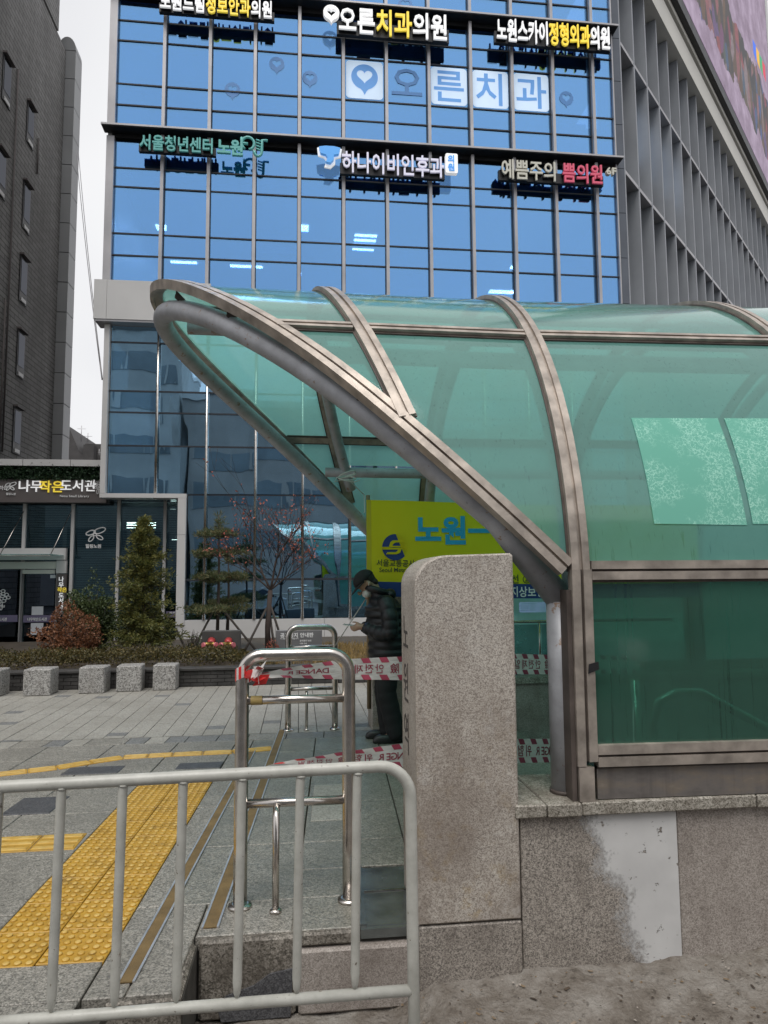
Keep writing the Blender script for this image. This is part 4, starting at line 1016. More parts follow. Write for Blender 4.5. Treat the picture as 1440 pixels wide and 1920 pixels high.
# ================================================================== DARK BRICK BUILDING ON THE LEFT
LX = -9.0
def brick_wall_material(name, c1, c2, mortar, bw, bh):
    t = NT(name)
    sp = t.n('ShaderNodeSeparateXYZ'); t.l(t.geo.outputs['Position'], sp.inputs[0]); cb = t.n('ShaderNodeCombineXYZ')
    t.l(sp.outputs[1], cb.inputs[0]); t.l(sp.outputs[2], cb.inputs[1])
    b = t.n('ShaderNodeTexBrick'); b.inputs['Scale'].default_value = 1; b.inputs['Brick Width'].default_value = bw; b.inputs['Row Height'].default_value = bh
    b.inputs['Mortar Size'].default_value = 0.014; b.inputs['Color1'].default_value = (*c1,1); b.inputs['Color2'].default_value = (*c2,1); b.inputs['Mortar'].default_value = (*mortar,1)
    t.l(cb.outputs[0], b.inputs['Vector'])
    st = t.ramp(t.noise(1.0, 5, 0.6, t.pos((0.6,0.6,0.16))), [(0.4,(0,0,0)),(0.65,(1,1,1))])
    c = t.mix(t.math('MULTIPLY', st, 0.45), b.outputs['Color'], (0.075,0.07,0.065))
    return t.bsdf(c, 0.8, 0, t.bump(b.outputs['Fac'], 0.5, -0.02))
M['dark_brick'] = brick_wall_material('dark_brick', (0.245,0.24,0.235), (0.32,0.315,0.305), (0.09,0.088,0.085), 0.62, 0.17)
lb = thing('dark_brick_building', (LX,22,0), 'tall dark grey brick building with narrow windows on the left', 'building')
pe = at(112,420,X=LX).y                                  # where the wall meets the metal pier
zw = at(122,92,X=LX).z
MB().box(LX-12,LX,9,pe,0,zw).build('wall', M['dark_brick'], lb)
ye = at(108,40,X=LX).y
MB().box(LX-12,LX+0.05,9,ye,zw+0.01,30).build('roof_block', M['dark_brick'], lb)
MB().box(LX,LX+0.06,at(56,20,X=LX).y,at(74,30,X=LX).y,zw+0.3,zw+4.5).build('louvre', plain('pale_louvre',(0.42,0.39,0.30),0.6), lb)
yl0, yl1 = at(56,20,X=LX).y, at(74,30,X=LX).y
for k in range(9): MB().box(LX+0.061,LX+0.09,yl0+(yl1-yl0)*k/9,yl0+(yl1-yl0)*k/9+0.05,zw+0.3,zw+4.5).build('louvre_bar', M['brown'], lb)
M['pier'] = plain('grey_metal_pier', (0.30,0.305,0.31), 0.45, 0.3, var=0.12, vs=0.6)
z = 0.0; k = 0
zp = at(132,105,Y=pe).z
while z < zp-0.6:
    MB().box(LX-0.3,LX+0.36,pe+0.02,pe+0.80,z,z+1.13).build('pier_panel', M['pier'], lb)
    if z > 1: MB().box(LX-0.3,LX+0.34,pe+0.04,pe+0.78,z-0.028,z).build('pier_joint', M['black'], lb)
    z += 1.158; k += 1
fix_normals(MB().loft([[(LX+0.03+0.33*math.cos(t), yy, z+0.55*math.sin(t)) for t in [q*PI/10 for q in range(11)]] for yy in (pe+0.02,pe+0.80)]).build('pier_cap', M['pier'], lb))
M['lwin'] = tint_glass('dull_window', (0.12,0.125,0.14), (0.2,0.2,0.2), 0.2)
for (x,y0,y1) in [(13,118,180),(57,205,258),(50,352,418),(44,490,552),(39,628,690),(32,772,832),(3,290,350)]:
    a = at(x,y0,X=LX); b = at(x,y1,X=LX); yc = a.y; w = 0.24
    f = MB().box(LX-0.02,LX+0.035,yc-w-0.07,yc+w+0.07,b.z-0.35,a.z+0.1).build('window', M['black'], lb)
    MB().box(LX+0.036,LX+0.045,yc-w,yc+w,b.z,a.z).build('pane', M['lwin'], f)
    MB().box(LX+0.0,LX+0.14,yc-w-0.1,yc+w+0.1,a.z+0.1,a.z+0.16).build('lintel', M['brown'], f)
    MB().box(LX+0.036,LX+0.06,yc-w+0.05,yc+w-0.05,b.z-0.32,b.z-0.20).build('sill', M['panel'], f)
for (x,y0,y1) in [(32,130,860),(8,560,860),(70,260,330)]:
    a = at(x,y0,X=LX); b = at(x,y1,X=LX); MB().tube([(LX+0.04,a.y,a.z),(LX+0.04,a.y,b.z)],0.03,6).build('drain_pipe', M['brown'], lb)
# ---- tiled house behind
hs = thing('tiled_house', (-15,44,0), 'small house with dark tiled roof and antennas in the gap between buildings', 'house')
M['rooftile'] = plain('dark_roof_tile', (0.085,0.08,0.08), 0.7, var=0.25, vs=2, bump=0.6, bs=14)
def hp(x,y,Y=44): return at(x,y,Y=Y)
a, b, c, d, e = hp(104,790), hp(128,798), hp(150,850), hp(170,868), hp(200,868)
fix_normals(MB().prism([(a.x-4,44,b.z),(b.x,44,b.z),(c.x,44,c.z),(d.x+0.4,44,d.z),(d.x+0.4,44,d.z-0.5),(a.x-4,44,d.z-0.5)],(0,6,0)).build('roof', M['rooftile'], hs))
q = hp(150,826); w = hp(200,828)
fix_normals(MB().prism([(q.x,45,q.z),(w.x+2,45,w.z),(w.x+2,45,d.z-0.5),(d.x-0.2,45,d.z-0.5)],(0,5,0)).build('roof', M['rooftile'], hs))
MB().box(a.x-4,w.x+2,44.2,49,0,d.z-0.4).build('wall', M['brown'], hs)
g = hp(168,838); MB().box(g.x-0.3,g.x+0.3,43.8,44.6,g.z-0.8,g.z+0.1).build('dormer', M['rooftile'], hs)
for (x,y0,y1) in [(153,798,828),(165,812,830),(186,842,866)]:
    p, r = hp(x,y0,44.5), hp(x,y1,44.5); MB().tube([p,(p.x,p.y,r.z)],0.02,5).build('antenna', M['alu'], hs)
    MB().tube([(p.x-0.25,p.y,p.z-0.2),(p.x+0.25,p.y,p.z-0.2)],0.012,4).build('antenna_arm', M['alu'], hs)
# ---- overhead cables in the gap
for k, (dx, lab) in enumerate(((0,'thin grey cable dropping through the sky gap, left of the pair'),(4,'thin grey cable dropping through the sky gap, right of the pair'))):
    p, q = at(143+dx,285,Y=27.3), at(191+dx*0.3,712,Y=19); mid = (p+q)/2-Vector((0,0,0.55))
    pts = [p*(1-t)**2+mid*2*t*(1-t)+q*t*t for t in [i/14 for i in range(15)]]
    tag(MB().tube(pts,0.012,5).build('overhead_cable', M['alu']), lab, 'cable')

# ================================================================== LIBRARY ANNEX
LY = 17.62
lib = thing('library_annex', (-6,LY,0), 'low library front with brown name fascia, dark glazing and glass door', 'building')
def lz(y, Y=LY): return at(100,y,Y=Y).z
def lx(x, Y=LY): return at(x,1000,Y=Y).x
fe = -4.56
xs = [-12.0]+[lx(v) for v in (-160,-60,45)]+[lx(134)]; xs = xs+[fe]
for k in range(len(xs)-1): MB().box(xs[k]+0.006,xs[k+1]-0.006,LY-0.25,LY+0.4,lz(874,LY-.2),lz(862,LY-.2)).build('coping', M['panel'], lib)
MB().box(-12,fe,LY-0.02,LY+0.6,lz(900),lz(874)+0.02).build('parapet', M['dark'], lib)
MB().box(-12,fe+0.02,LY-0.14,LY+0.2,lz(942,LY-.14),lz(899,LY-.14)).build('fascia', M['brown'], lib)
GY = LY+0.18
gt, gbz = lz(945,GY), 0.12
M['slat'] = plain('blind_slat',(0.30,0.32,0.31),0.6)
gx = [lx(v,GY) for v in (-230,-140,-45,45,136,222,309)]+[-2.85]
for k in range(len(gx)-1):
    pane(gx[k]+0.035,gx[k+1]-0.035,gbz,gt+(0.02 if k < 4 else 0.12),GY+0.05,M['dark_glass'],parent=lib)
    # slatted blinds hang behind the glass
    mb = MB(); z = 0.9
    while z < gt-0.05:
        mb.box(gx[k]+0.05,gx[k+1]-0.05,GY+0.22,GY+0.235,z,z+0.035); z += 0.058
    mb.build('blind_slats', M['slat'], lib, kind='stuff')
for x in gx: MB().box(x-0.035,x+0.035,GY-0.03,GY+0.08,0.0,gt+0.14).build('mullion', M['panel'], lib)
MB().box(-12,-2.8,GY-0.02,GY+0.1,-0.02,gbz-0.005).build('sill', M['panel'], lib)
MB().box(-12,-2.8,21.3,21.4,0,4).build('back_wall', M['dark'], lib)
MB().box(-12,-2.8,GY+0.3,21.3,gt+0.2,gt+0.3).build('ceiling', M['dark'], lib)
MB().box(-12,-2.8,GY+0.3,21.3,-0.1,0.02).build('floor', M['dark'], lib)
for (x,y,w) in [(265,981,0.7),(325,957,0.12),(328,1014,0.16)]:
    p = at(x,y,Y=GY+0.7); 
    for q in range(3 if w > 0.5 else 1): MB().box(p.x-w/2,p.x+w/2,p.y,p.y+0.02,p.z-q*0.07,p.z-q*0.07+0.03).build('strip_lamp', M['lamp'], lib)
# entrance bay: white lintel box, glass rain canopy on tie rods, sliding doors
EY = GY-0.06
def ebox(x0,x1,y0,y1,d0,d1,name,mat): 
    a, b = at(x0,y1,Y=EY), at(x1,y0,Y=EY); return MB().box(a.x,b.x,EY-d0,EY+d1,a.z,b.z).build(name, M[mat], lib)
ebox(-150,126,1028,1051,0.10,0.03,'lintel_box','panel'); ebox(-150,107,1053,1068,0.06,0.03,'door_head','cream')
ebox(107,126,1051,1075,0.08,0.03,'lintel_box','panel'); 
a, b = at(-80,1042,Y=EY), at(122,1042,Y=EY)
MB().box(a.x,b.x,EY-1.0,EY-0.11,a.z-0.02,a.z).build('rain_canopy', M['clear'], lib)
MB().tube([(a.x,EY-0.98,a.z-0.03),(b.x,EY-0.98,a.z-0.03)],0.015,6).build('canopy_edge', M['steel'], lib)
for x0 in (45,134,-50):
    p = at(x0,958,Y=GY-0.04); q = Vector((p.x-0.15,EY-0.85,a.z)); MB().tube([p,q],0.012,6).build('tie_rod', M['steel'], lib)
ebox(34,43,1068,1238,0.05,0.02,'door_frame','alu'); ebox(104,107,1068,1238,0.05,0.02,'door_frame','alu'); ebox(-60,-54,1068,1238,0.05,0.02,'door_frame','alu')
ebox(43,104,1068,1076,0.045,0.02,'door_frame','cream')
ebox(44,104,1077,1238,0.02,-0.005,'door_leaf','door_glass'); ebox(-54,34,1069,1238,0.02,-0.005,'door_leaf','door_glass')
ebox(44,104,1153,1167,0.026,-0.021,'door_band','purple'); ebox(-54,34,1153,1167,0.026,-0.021,'door_band','purple')
ebox(60,82,1137,1153,0.03,-0.022,'door_notice','paper'); ebox(58,82,1168,1190,0.03,-0.022,'door_notice','paper'); ebox(95,105,1078,1084,0.03,-0.022,'door_sticker','paper')
def ltext(s, px, py, h, mat, name='letter', Y=None, bold=0.02, sx=1.0, d=0.01, each=True, vert=None):
    Y = LY-0.16 if Y is None else Y
    o = at(px,py,Y=Y); x = 0; z = 0
    if each:
        for ch in s:
            if ch != ' ':
                mb = MB(); put_text(mb, ch, lambda u,v,w: Vector((o.x+x+u,Y+w,o.z-z+v)), h, d, bold, sx); mb.build(name, M[mat], lib)
            if vert: z += vert
            else: x += adv(ch)*h*sx
    else:
        mb = MB(); put_text(mb, s, lambda u,v,w: Vector((o.x+u,Y+w,o.z+v)), h, d, bold, sx); mb.build(name, M[mat], lib)
ltext('나무',33,920,0.30,'white',d=0.03,bold=0.008); ltext('작은',73,921,0.30,'yellow_l',d=0.03,bold=0.012); ltext('도서관',112,919,0.30,'white',d=0.03,bold=0.008)
ltext('Namu Small Library',112,932,0.075,'white_print',name='lettering',each=False,sx=0.95)
ltext('하는',-2,918,0.11,'white_print',name='lettering',each=False)
def ring(px, py, rx, rz, rot, mat, Y, name, tr=0.012):
    o = at(px,py,Y=Y); pts = []
    for k in range(20):
        a = 2*PI*k/20; u, v = rx*math.cos(a), rz*math.sin(a); pts.append((o.x+u*math.cos(rot)-v*math.sin(rot),Y,o.z+u*math.sin(rot)+v*math.cos(rot)))
    return MB().tube(pts,tr,5,closed=True)
mb = MB()
for (dx,dy,rx,rz,rot) in ((-4,-3,.06,.03,.5),(5,-4,.08,.035,.45),(4,4,.05,.025,-.6),(-4,4,.05,.025,.8)):
    q = ring(19+dx,912+dy,rx,rz,rot,'white_print',LY-0.16,'e'); mb.add(q.v,q.f)
mb.build('flower_emblem', M['white_print'], lib); ltext('힐링노원',11,928,0.06,'white_print',name='lettering',each=False)
mb = MB()
for (dx,dy,rx,rz,rot) in ((-8,-3,.11,.05,.35),(9,-7,.14,.06,.35),(9,6,.08,.04,-.5),(-7,8,.08,.04,.9),(0,0,.04,.03,0)):
    q = ring(178+dx,1002+dy,rx,rz,rot,'white_print',GY+0.03,'e',0.014); mb.add(q.v,q.f)
mb.build('flower_emblem', M['white_print'], lib); ltext('힐링노원',160,1027,0.10,'white_print',name='lettering',each=False,Y=GY+0.03,bold=0.03)
def tree_logo(px, py, r, Y, mat='white_print'):
    mb = MB(); random.seed(4)
    for k in range(14):
        a = k*2.4; rr = r*math.sqrt((k+0.5)/14); q = ring(px+rr*math.cos(a), py-rr*math.sin(a)*0.8, 0.028*r/9, 0.022*r/9, 0, mat, Y, 't', 0.006*r/9); mb.add(q.v,q.f)
    q = ring(px, py+r*1.3, 0.02*r/9, 0.06*r/9, 0, mat, Y, 't', 0.007*r/9); mb.add(q.v,q.f)
    mb.build('tree_logo', M[mat], lib)
tree_logo(2,1118,14,EY-0.022); tree_logo(183,910,9,LY-0.16); tree_logo(112,1144,6,EY-0.09)
ltext('NaMu',-12,1139,0.10,'white_print',name='lettering',each=False,Y=EY-0.022,bold=0.02)
ltext('나무작은도서관',51,1164,0.085,'white_print',name='lettering',each=False,Y=EY-0.03,sx=0.8)
ltext('도서관',-3,1164,0.085,'white_print',name='lettering',each=False,Y=EY-0.03,sx=0.8)
ebox(106,126,1076,1152,0.085,0.03,'name_board','brown')
for k, (ch, mat) in enumerate(zip('나무작은도서관',('white','white','yellow_l','yellow_l','white','white','white'))):
    px, py = (109.5,1090+10.6*k) if k < 2 else (107+9*(k-2),1109.5) if k < 4 else (109.5,1120+10*(k-4))
    ltext(ch,px,py,0.13 if k not in (2,3) else 0.12,mat,Y=EY-0.09,d=0.006,bold=0.02)
ebox(311,332,1146,1158,-0.02,0.03,'name_sticker','purple'); ltext('NaMu',318,1151,0.07,'white_print',name='lettering',each=False,Y=EY+0.01)
# clipped artificial greenery along the parapet
def leaf_material(name, a, b, c):
    t = NT(name); n = t.noise(7, 3); v = t.voro(60); s = t.n('ShaderNodeSeparateColor'); t.l(v, s.inputs[0])
    col = t.ramp(t.math('ADD', t.math('MULTIPLY', n, 0.55), t.math('MULTIPLY', s.outputs[0], 0.45)), [(0.25, a), (0.5, b), (0.75, c)])
    p = t.n('ShaderNodeBsdfPrincipled'); t.l(col, p.inputs['Base Color']); p.inputs['Roughness'].default_value = 0.55
    tl = t.n('ShaderNodeBsdfTranslucent'); t.l(col, tl.inputs[0]); mx = t.n('ShaderNodeMixShader'); mx.inputs[0].default_value = 0.25
    t.l(p.outputs[0], mx.inputs[1]); t.l(tl.outputs[0], mx.inputs[2]); t.l(mx.outputs[0], t.out.inputs[0]); return t.m
M['leaf_dark'] = leaf_material('artificial_leaf', (0.015,0.035,0.018), (0.028,0.062,0.03), (0.05,0.10,0.045))
def leaf(mb, p, n, l, w, tip=None):
    d = Vector(n).normalized(); s = d.orthogonal().normalized(); s = Matrix.Rotation(random.random()*6.28, 3, d) @ s; k = d.cross(s)
    mb.add([p, p+d*l*0.5+s*w+k*w*0.25, p+d*l, p+d*l*0.5-s*w+k*w*0.25], [(0,1,2,3)])
def rnd3():
    while True:
        v = Vector((random.uniform(-1,1),random.uniform(-1,1),random.uniform(-1,1)))
        if 0.05 < v.length < 1: return v.normalized()
random.seed(8); mb = MB()
for _ in range(5200):
    X = random.uniform(-7.9,fe+0.0); Y = LY-random.uniform(0.0,0.22); Z = random.uniform(lz(898)-0.03,lz(874)+0.02)
    leaf(mb, Vector((X,Y,Z)), rnd3()+Vector((0,-0.6,-0.2)), 0.07, 0.02)
tag(mb.build('parapet_greenery', M['leaf_dark']), 'dark artificial greenery strip along the library parapet', 'greenery', kind='stuff')

# ================================================================== PLANTER BED IN FRONT OF THE BUILDING
M['planter_brick'] = plain('dark_planter_brick', (0.05,0.047,0.045), 0.7, var=0.35, vs=6, bump=0.4)
pl = thing('planter_wall', (-1.5,11.1,0), 'low wall of dark bricks edging the planting bed', 'wall')
MB().box(-9,4.2,11.10,11.28,-0.02,0.225).build('core', M['joint'], pl)
MB().bbox(-9,4.2,11.05,11.30,0.228,0.272,0.008).build('coping', M['planter_brick'], pl)
mb = MB(); random.seed(2)
for r in range(4):
    x = -9+0.1*(r%2)
    while x < 4.1:
        d = random.uniform(0,0.006); mb.box(x+0.004,x+0.196,11.075+d,11.11,0.004+0.056*r,0.052+0.056*r); x += 0.2
mb.build('bricks', M['planter_brick'], pl, kind='stuff')
M['bed'] = plain('planting_soil', (0.07,0.055,0.04), 0.9, var=0.4, vs=5, bump=0.6)
tag(MB().box(-9,4.2,11.285,16.9,-0.02,0.235).build('planting_bed', M['bed']), kind='structure')

def place(px, py, Y): p = at(px, py, Y=Y); return Vector((p.x, Y, 0.235))
M['hedge'] = leaf_material('hedge_leaf', (0.03,0.03,0.012), (0.085,0.078,0.024), (0.19,0.13,0.04))
M['spruce'] = leaf_material('spruce_needles', (0.045,0.06,0.016), (0.11,0.13,0.034), (0.27,0.225,0.055))
M['pine'] = leaf_material('pine_needles', (0.04,0.065,0.03), (0.09,0.125,0.045), (0.24,0.17,0.08))
M['shrub'] = leaf_material('shrub_leaf', (0.028,0.045,0.016), (0.06,0.09,0.028), (0.12,0.15,0.05))
M['rust_leaf'] = leaf_material('rust_leaf', (0.08,0.03,0.016), (0.20,0.08,0.038), (0.40,0.19,0.09))
M['red_leaf'] = leaf_material('maple_leaf', (0.20,0.04,0.03), (0.40,0.11,0.075), (0.50,0.20,0.13))
M['bark'] = plain('bark', (0.07,0.055,0.045), 0.85, var=0.35, vs=12, bump=0.7, bs=40)
M['maple_bark'] = plain('maple_bark', (0.045,0.032,0.027), 0.85, var=0.3, vs=12)
M['dry_grass'] = leaf_material('dry_grass', (0.16,0.10,0.035), (0.30,0.20,0.07), (0.42,0.30,0.12))
M['stake'] = plain('stake_wood', (0.05,0.042,0.035), 0.8, var=0.3, vs=6)
# low hedge along the bed edge
random.seed(31); mb = MB()
for _ in range(16000):
    X = random.uniform(-8.5,-0.35); Y = 11.32+random.random()**0.8*0.85
    top = 0.50+0.07*noise.noise(Vector((X*2.2,Y*2,0)))+0.04*noise.noise(Vector((X*9,Y*9,1)))
    if X > -1.4: top -= 0.14*min(1,(X+1.4)/0.9)
    Z = 0.22+(top-0.22)*random.random()**0.45
    leaf(mb, Vector((X,Y-0.05*(Z>0.3),Z)), rnd3()+Vector((0,-0.3,0.7)), random.uniform(0.03,0.055), random.uniform(0.009,0.016))
tag(mb.build('low_hedge', M['hedge']), 'low clipped brownish green hedge behind the stone cubes', 'hedge', kind='stuff')
mb = MB()
for _ in range(7000):
    X = random.uniform(-0.6,3.2); Y = random.uniform(11.35,14.5); Z = 0.235
    leaf(mb, Vector((X,Y,Z)), Vector((random.uniform(-.5,.5),random.uniform(-.5,.5),1)), random.uniform(0.06,0.16), 0.006)
tag(mb.build('dry_grass', M['dry_grass']), 'straw coloured dry grass on the bed behind the steel barriers', 'grass', kind='stuff')

def conifer(label, base, H, R, n, seed, name='spruce_tree', mat='spruce', low=0.12):
    random.seed(seed); r = thing(name, base, label, 'tree')
    crown = MB(); limbs = MB().tube([base, base+Vector((0.01,0,H*0.5)), base+Vector((0,0,H*0.97))],[0.045,0.03,0.008],7); z = low*H
    while z < H*0.99:
        f = 1-z/H; rad = R*(f**0.75)*(0.55+0.75*random.random())+0.05
        for k in range(random.randint(4,6)):
            a = random.random()*2*PI; rr = rad*random.uniform(0.65,1.15); drop = random.uniform(-0.02,0.16)*rr
            p0 = base+Vector((0,0,z)); p1 = p0+Vector((math.cos(a)*rr,math.sin(a)*rr,-drop+0.25*rr*(1-f)))
            limbs.tube([p0,p1],[0.012*f+0.004,0.003],4)
            for q in range(int(10+rr*60)):
                t = random.random()**0.6; c = p0.lerp(p1,t); sp = 0.10*rr+0.03
                c += Vector((random.gauss(0,sp),random.gauss(0,sp),random.gauss(0,0.035)))
                d = (p1-p0).normalized()+rnd3()*0.9+Vector((0,0,0.15))
                for _ in range(5): leaf(crown, c+rnd3()*0.03, d+rnd3()*0.6, random.uniform(0.05,0.085), 0.0095)
        z += H*random.uniform(0.022,0.040)
    limbs.build('trunk', M['bark'], r); crown.build('crown', M[mat], r)
    return r
b1 = place(267,1228,12.9)
conifer('slim pointed spruce with yellowish tips in front of the library', b1, at(267,970,Y=12.9).z-0.235, 0.56, 0, 5)
def bush(label, c, rx, rz, n, mat, seed, name, stems=14, lsize=0.05, cat='shrub', taper=0.0):
    random.seed(seed); r = thing(name, c, label, cat)
    mb = MB(); s = MB()
    for k in range(stems):
        a = random.random()*6.28; q = rnd3(); q.z = abs(q.z); e = c+Vector((q.x*rx*0.9,q.y*rx*0.7,rz*(0.5+q.z*1.3)))
        m1 = c.lerp(e,0.5)+Vector((random.uniform(-.05,.05),0,0.05)); s.tube([c+Vector((random.uniform(-.06,.06),random.uniform(-.06,.06),-0.02)),m1,e],[0.012,0.008,0.003],4)
        for _ in range(3):
            e2 = m1.lerp(e,random.random())+rnd3()*0.25*rx+Vector((0,0,0.1)); s.tube([m1.lerp(e,random.random()*0.6),e2],[0.006,0.002],3)
    s.build('stems', M['bark'], r)
    for _ in range(n):
        q = rnd3(); rad = random.random()**0.38
        p = Vector((q.x*rx*rad,q.y*rx*0.8*rad,rz*1.05+q.z*rz*rad*(1.15 if q.z > 0 else 1.0))); p *= 0.92+0.55*noise.noise(p*3.2+Vector((seed,0,0)))
        leaf(mb, c+p, rnd3()+q*0.7+Vector((0,0,0.3)), lsize*random.uniform(0.6,1.2), lsize*0.28)
    mb.build('foliage', M[mat], r)
    return r
bush('round dark green shrub between the library door and the spruce', place(172,1218,13.6), 0.50, 0.62, 6500, 'shrub', 3, 'green_shrub', lsize=0.06)
bush('rust coloured leafy shrub in front of the library door', place(132,1232,12.6), 0.56, 0.40, 4200, 'rust_leaf', 9, 'rust_shrub', stems=26, lsize=0.055)
bush('thin bare shrub with a few leaves beside the hydrant board', place(370,1215,13.2), 0.26, 0.22, 260, 'shrub', 14, 'bare_shrub', stems=22, lsize=0.035)
bush('small red twiggy plant at the foot of the bare maple', place(512,1222,12.5), 0.13, 0.16, 200, 'red_leaf', 17, 'red_plant', stems=9, lsize=0.04)
# layered young pines
def pine(label, base, H, tiers, seed):
    random.seed(seed); r = thing('young_pine', base, label, 'tree')
    limbs = MB().tube([base, base+Vector((0.02,0,H*0.55)), base+Vector((0,0,H))],[0.035,0.025,0.006],7); crown = MB()
    for (f, rad) in tiers:
        for k in range(9):
            a = k*2*PI/9+random.random()*0.5; p0 = base+Vector((0,0,H*f)); rr = rad*random.uniform(0.7,1.1)
            p1 = p0+Vector((math.cos(a)*rr,math.sin(a)*rr,random.uniform(-0.05,0.08))); limbs.tube([p0,p1],[0.011,0.004],4)
            for q in range(int(8+34*rr)):
                c = p0.lerp(p1,random.uniform(0.35,1.05))+Vector((random.gauss(0,.05),random.gauss(0,.05),random.gauss(0.02,.02)))
                for _ in range(9): leaf(crown, c, rnd3()+Vector((0,0,0.75)), random.uniform(0.08,0.13), 0.0062)
    for q in range(40):
        c = base+Vector((random.gauss(0,.04),random.gauss(0,.04),H*random.uniform(0.86,1.0)))
        for _ in range(6): leaf(crown, c, rnd3()+Vector((0,0,0.9)), 0.11, 0.006)
    limbs.build('trunk', M['bark'], r); crown.build('crown', M['pine'], r)
b2 = place(407,1195,13.6); h2_ = at(407,965,Y=13.6).z-0.235
pine('young layered pine with a staked trunk in front of the blue glass', b2, h2_, ((0.30,0.62),(0.52,0.50),(0.70,0.50),(0.84,0.34)), 12)
pine('thinner second pine standing just behind the staked pine', place(426,1190,14.6), 1.9, ((0.45,0.35),(0.72,0.35)), 19)
# bare maple
random.seed(77); b3 = place(503,1215,13.0)
mp = thing('bare_maple', b3, 'nearly bare maple with a few reddish leaves before the blue glass', 'tree')
wood = MB(); leaves = MB()
def grow(p, d, L, r, lev):
    n = 3; pts = [p]; q = p.copy(); dd = d.copy()
    for k in range(n):
        dd = (dd+rnd3()*0.16+Vector((0,0,0.05))).normalized(); q = q+dd*L/n; pts.append(q.copy())
    wood.tube(pts, [max(0.0022, r*0.8*(1-0.4*k/n)) for k in range(n+1)], 6 if lev < 2 else 4)
    if lev >= 3:
        for _ in range(3 if lev < 5 else 2):
            if random.random() < 0.3: leaf(leaves, pts[random.randint(1,n)]+rnd3()*0.02, rnd3()+Vector((0,0,-0.5)), random.uniform(0.035,0.065), 0.016)
    if lev < 6 and L > 0.09:
        for k in range(3 if lev in (1,2) else 2):
            a = random.uniform(0.35,0.75)*(1 if k else 0.45); ax = dd.orthogonal(); ax = Matrix.Rotation(random.random()*6.28,3,dd) @ ax
            nd = Matrix.Rotation(a,3,ax) @ dd; grow(pts[-1] if k < 2 else pts[-2], (nd+Vector((0,0,0.12))).normalized(), L*random.uniform(0.68,0.86), r*0.62, lev+1)
fork = b3+Vector((0.03,0,1.15))
wood.tube([b3-Vector((0,0,.03)), b3+Vector((-0.015,0,0.5)), fork],[0.055,0.047,0.042],8)
for (dx,dz,L,r) in ((-0.95,0.75,0.55,0.024),(-0.35,1.1,0.62,0.03),(0.25,1.2,0.66,0.03),(0.75,0.85,0.58,0.026),(1.0,0.6,0.5,0.02)):
    grow(fork, Vector((dx,random.uniform(-.4,.4),dz)).normalized(), L*0.80, r, 1)
grow(fork+Vector((-.1,0,.6)), Vector((-0.4,0,1)).normalized(), 0.75, 0.012, 3)
wood.build('branches', M['maple_bark'], mp); leaves.build('leaves', M['red_leaf'], mp)
# tree stakes: each one a pole of its own
for k, (x0,y0,x1,y1,Y0,Y1,lab) in enumerate([
    (500,1140,452,1210,13.0,12.5,'dark wooden stake leaning from the maple down to the left'),
    (508,1138,537,1178,13.0,13.1,'dark wooden stake leaning from the maple down to the right'),
    (505,1145,516,1212,13.1,12.9,'short upright stake tight against the maple trunk'),
    (414,1138,485,1214,13.6,13.2,'dark wooden stake crossing from the pine towards the maple'),
    (403,1140,356,1216,13.6,13.0,'dark wooden stake leaning from the pine down to the left'),
    (330,1180,356,1214,13.2,12.9,'short dark stake end beside the spruce')]):
    p, q = at(x0,y0,Y=Y0), at(x1,y1,Y=Y1)
    q.z = min(q.z, 0.25); tag(MB().tube([p,q],0.022,6).build('tree_stake', M['stake']), lab, 'stake', 'tree stakes in the bed')
# fire service connection board
M['board'] = plain('dark_stone_board', (0.06,0.058,0.055), 0.6, var=0.3, vs=3)
M['valve'] = plain('valve_red', (0.42,0.05,0.05), 0.35, var=0.2, vs=20); M['pinkcap'] = plain('pink_cap', (0.60,0.16,0.19), 0.4); M['brass'] = plain('brass', (0.30,0.20,0.06), 0.35, 0.8)
hy = thing('hydrant_board', (at(415,1200,Y=12.35).x,12.35,0.235), 'dark board with two red twin fire hose connections', 'hydrant')
a, b = at(378,1228,Y=12.35), at(451,1182,Y=12.35)
MB().bbox(a.x,b.x,12.35,12.50,0.235,b.z,0.01).build('board', M['board'], hy)
for px in (396,428):
    c = at(px,1206,Y=12.30)
    v = MB().tube([(c.x,12.35,c.z+0.03),(c.x,12.20,c.z)],[0.07,0.045],12).build('valve', M['valve'], hy)
    for s in (-1,1):
        e = Vector((c.x+s*0.085,12.12,c.z-0.015)); o_ = MB().tube([(c.x,12.22,c.z),e],[0.035,0.042],12).build('outlet', M['brass'], hy)
        MB().tube([e,e+Vector((s*0.025,-0.02,0))],[0.046,0.046],12).build('cap', M['pinkcap'], hy)
    d = at(px-1,1224,Y=12.33); MB().box(d.x-0.065,d.x+0.065,12.335,12.346,d.z-0.02,d.z+0.06).build('notice', M['paper'], hy)
# grey information board
ib = thing('information_board', (at(561,1215,Y=12.6).x,12.6,0.235), 'grey information board with small white print behind the far steel barrier', 'sign')
a, b = at(517,1252,Y=12.6), at(604,1181,Y=12.6)
M['board2'] = plain('grey_sign_board', (0.14,0.14,0.145), 0.5, var=0.1)
MB().bbox(a.x,b.x,12.6,12.68,0.02+0.235,b.z,0.008).build('board', M['board2'], ib)
for (s,px,py,h) in [('공개공지 안내판',525,1195,0.085),('이 곳은 공개공지입니다',525,1199,0.032),('공개공지 안내',562,1203,0.034),('이용 안내',562,1208,0.03)]:
    p = at(px,py,Y=12.59); mb = MB(); put_text(mb, s, lambda u,v,w: Vector((p.x+u,12.595+w,p.z+v)), h, 0.004, 0.02); mb.build('lettering', M['white_print'], ib)
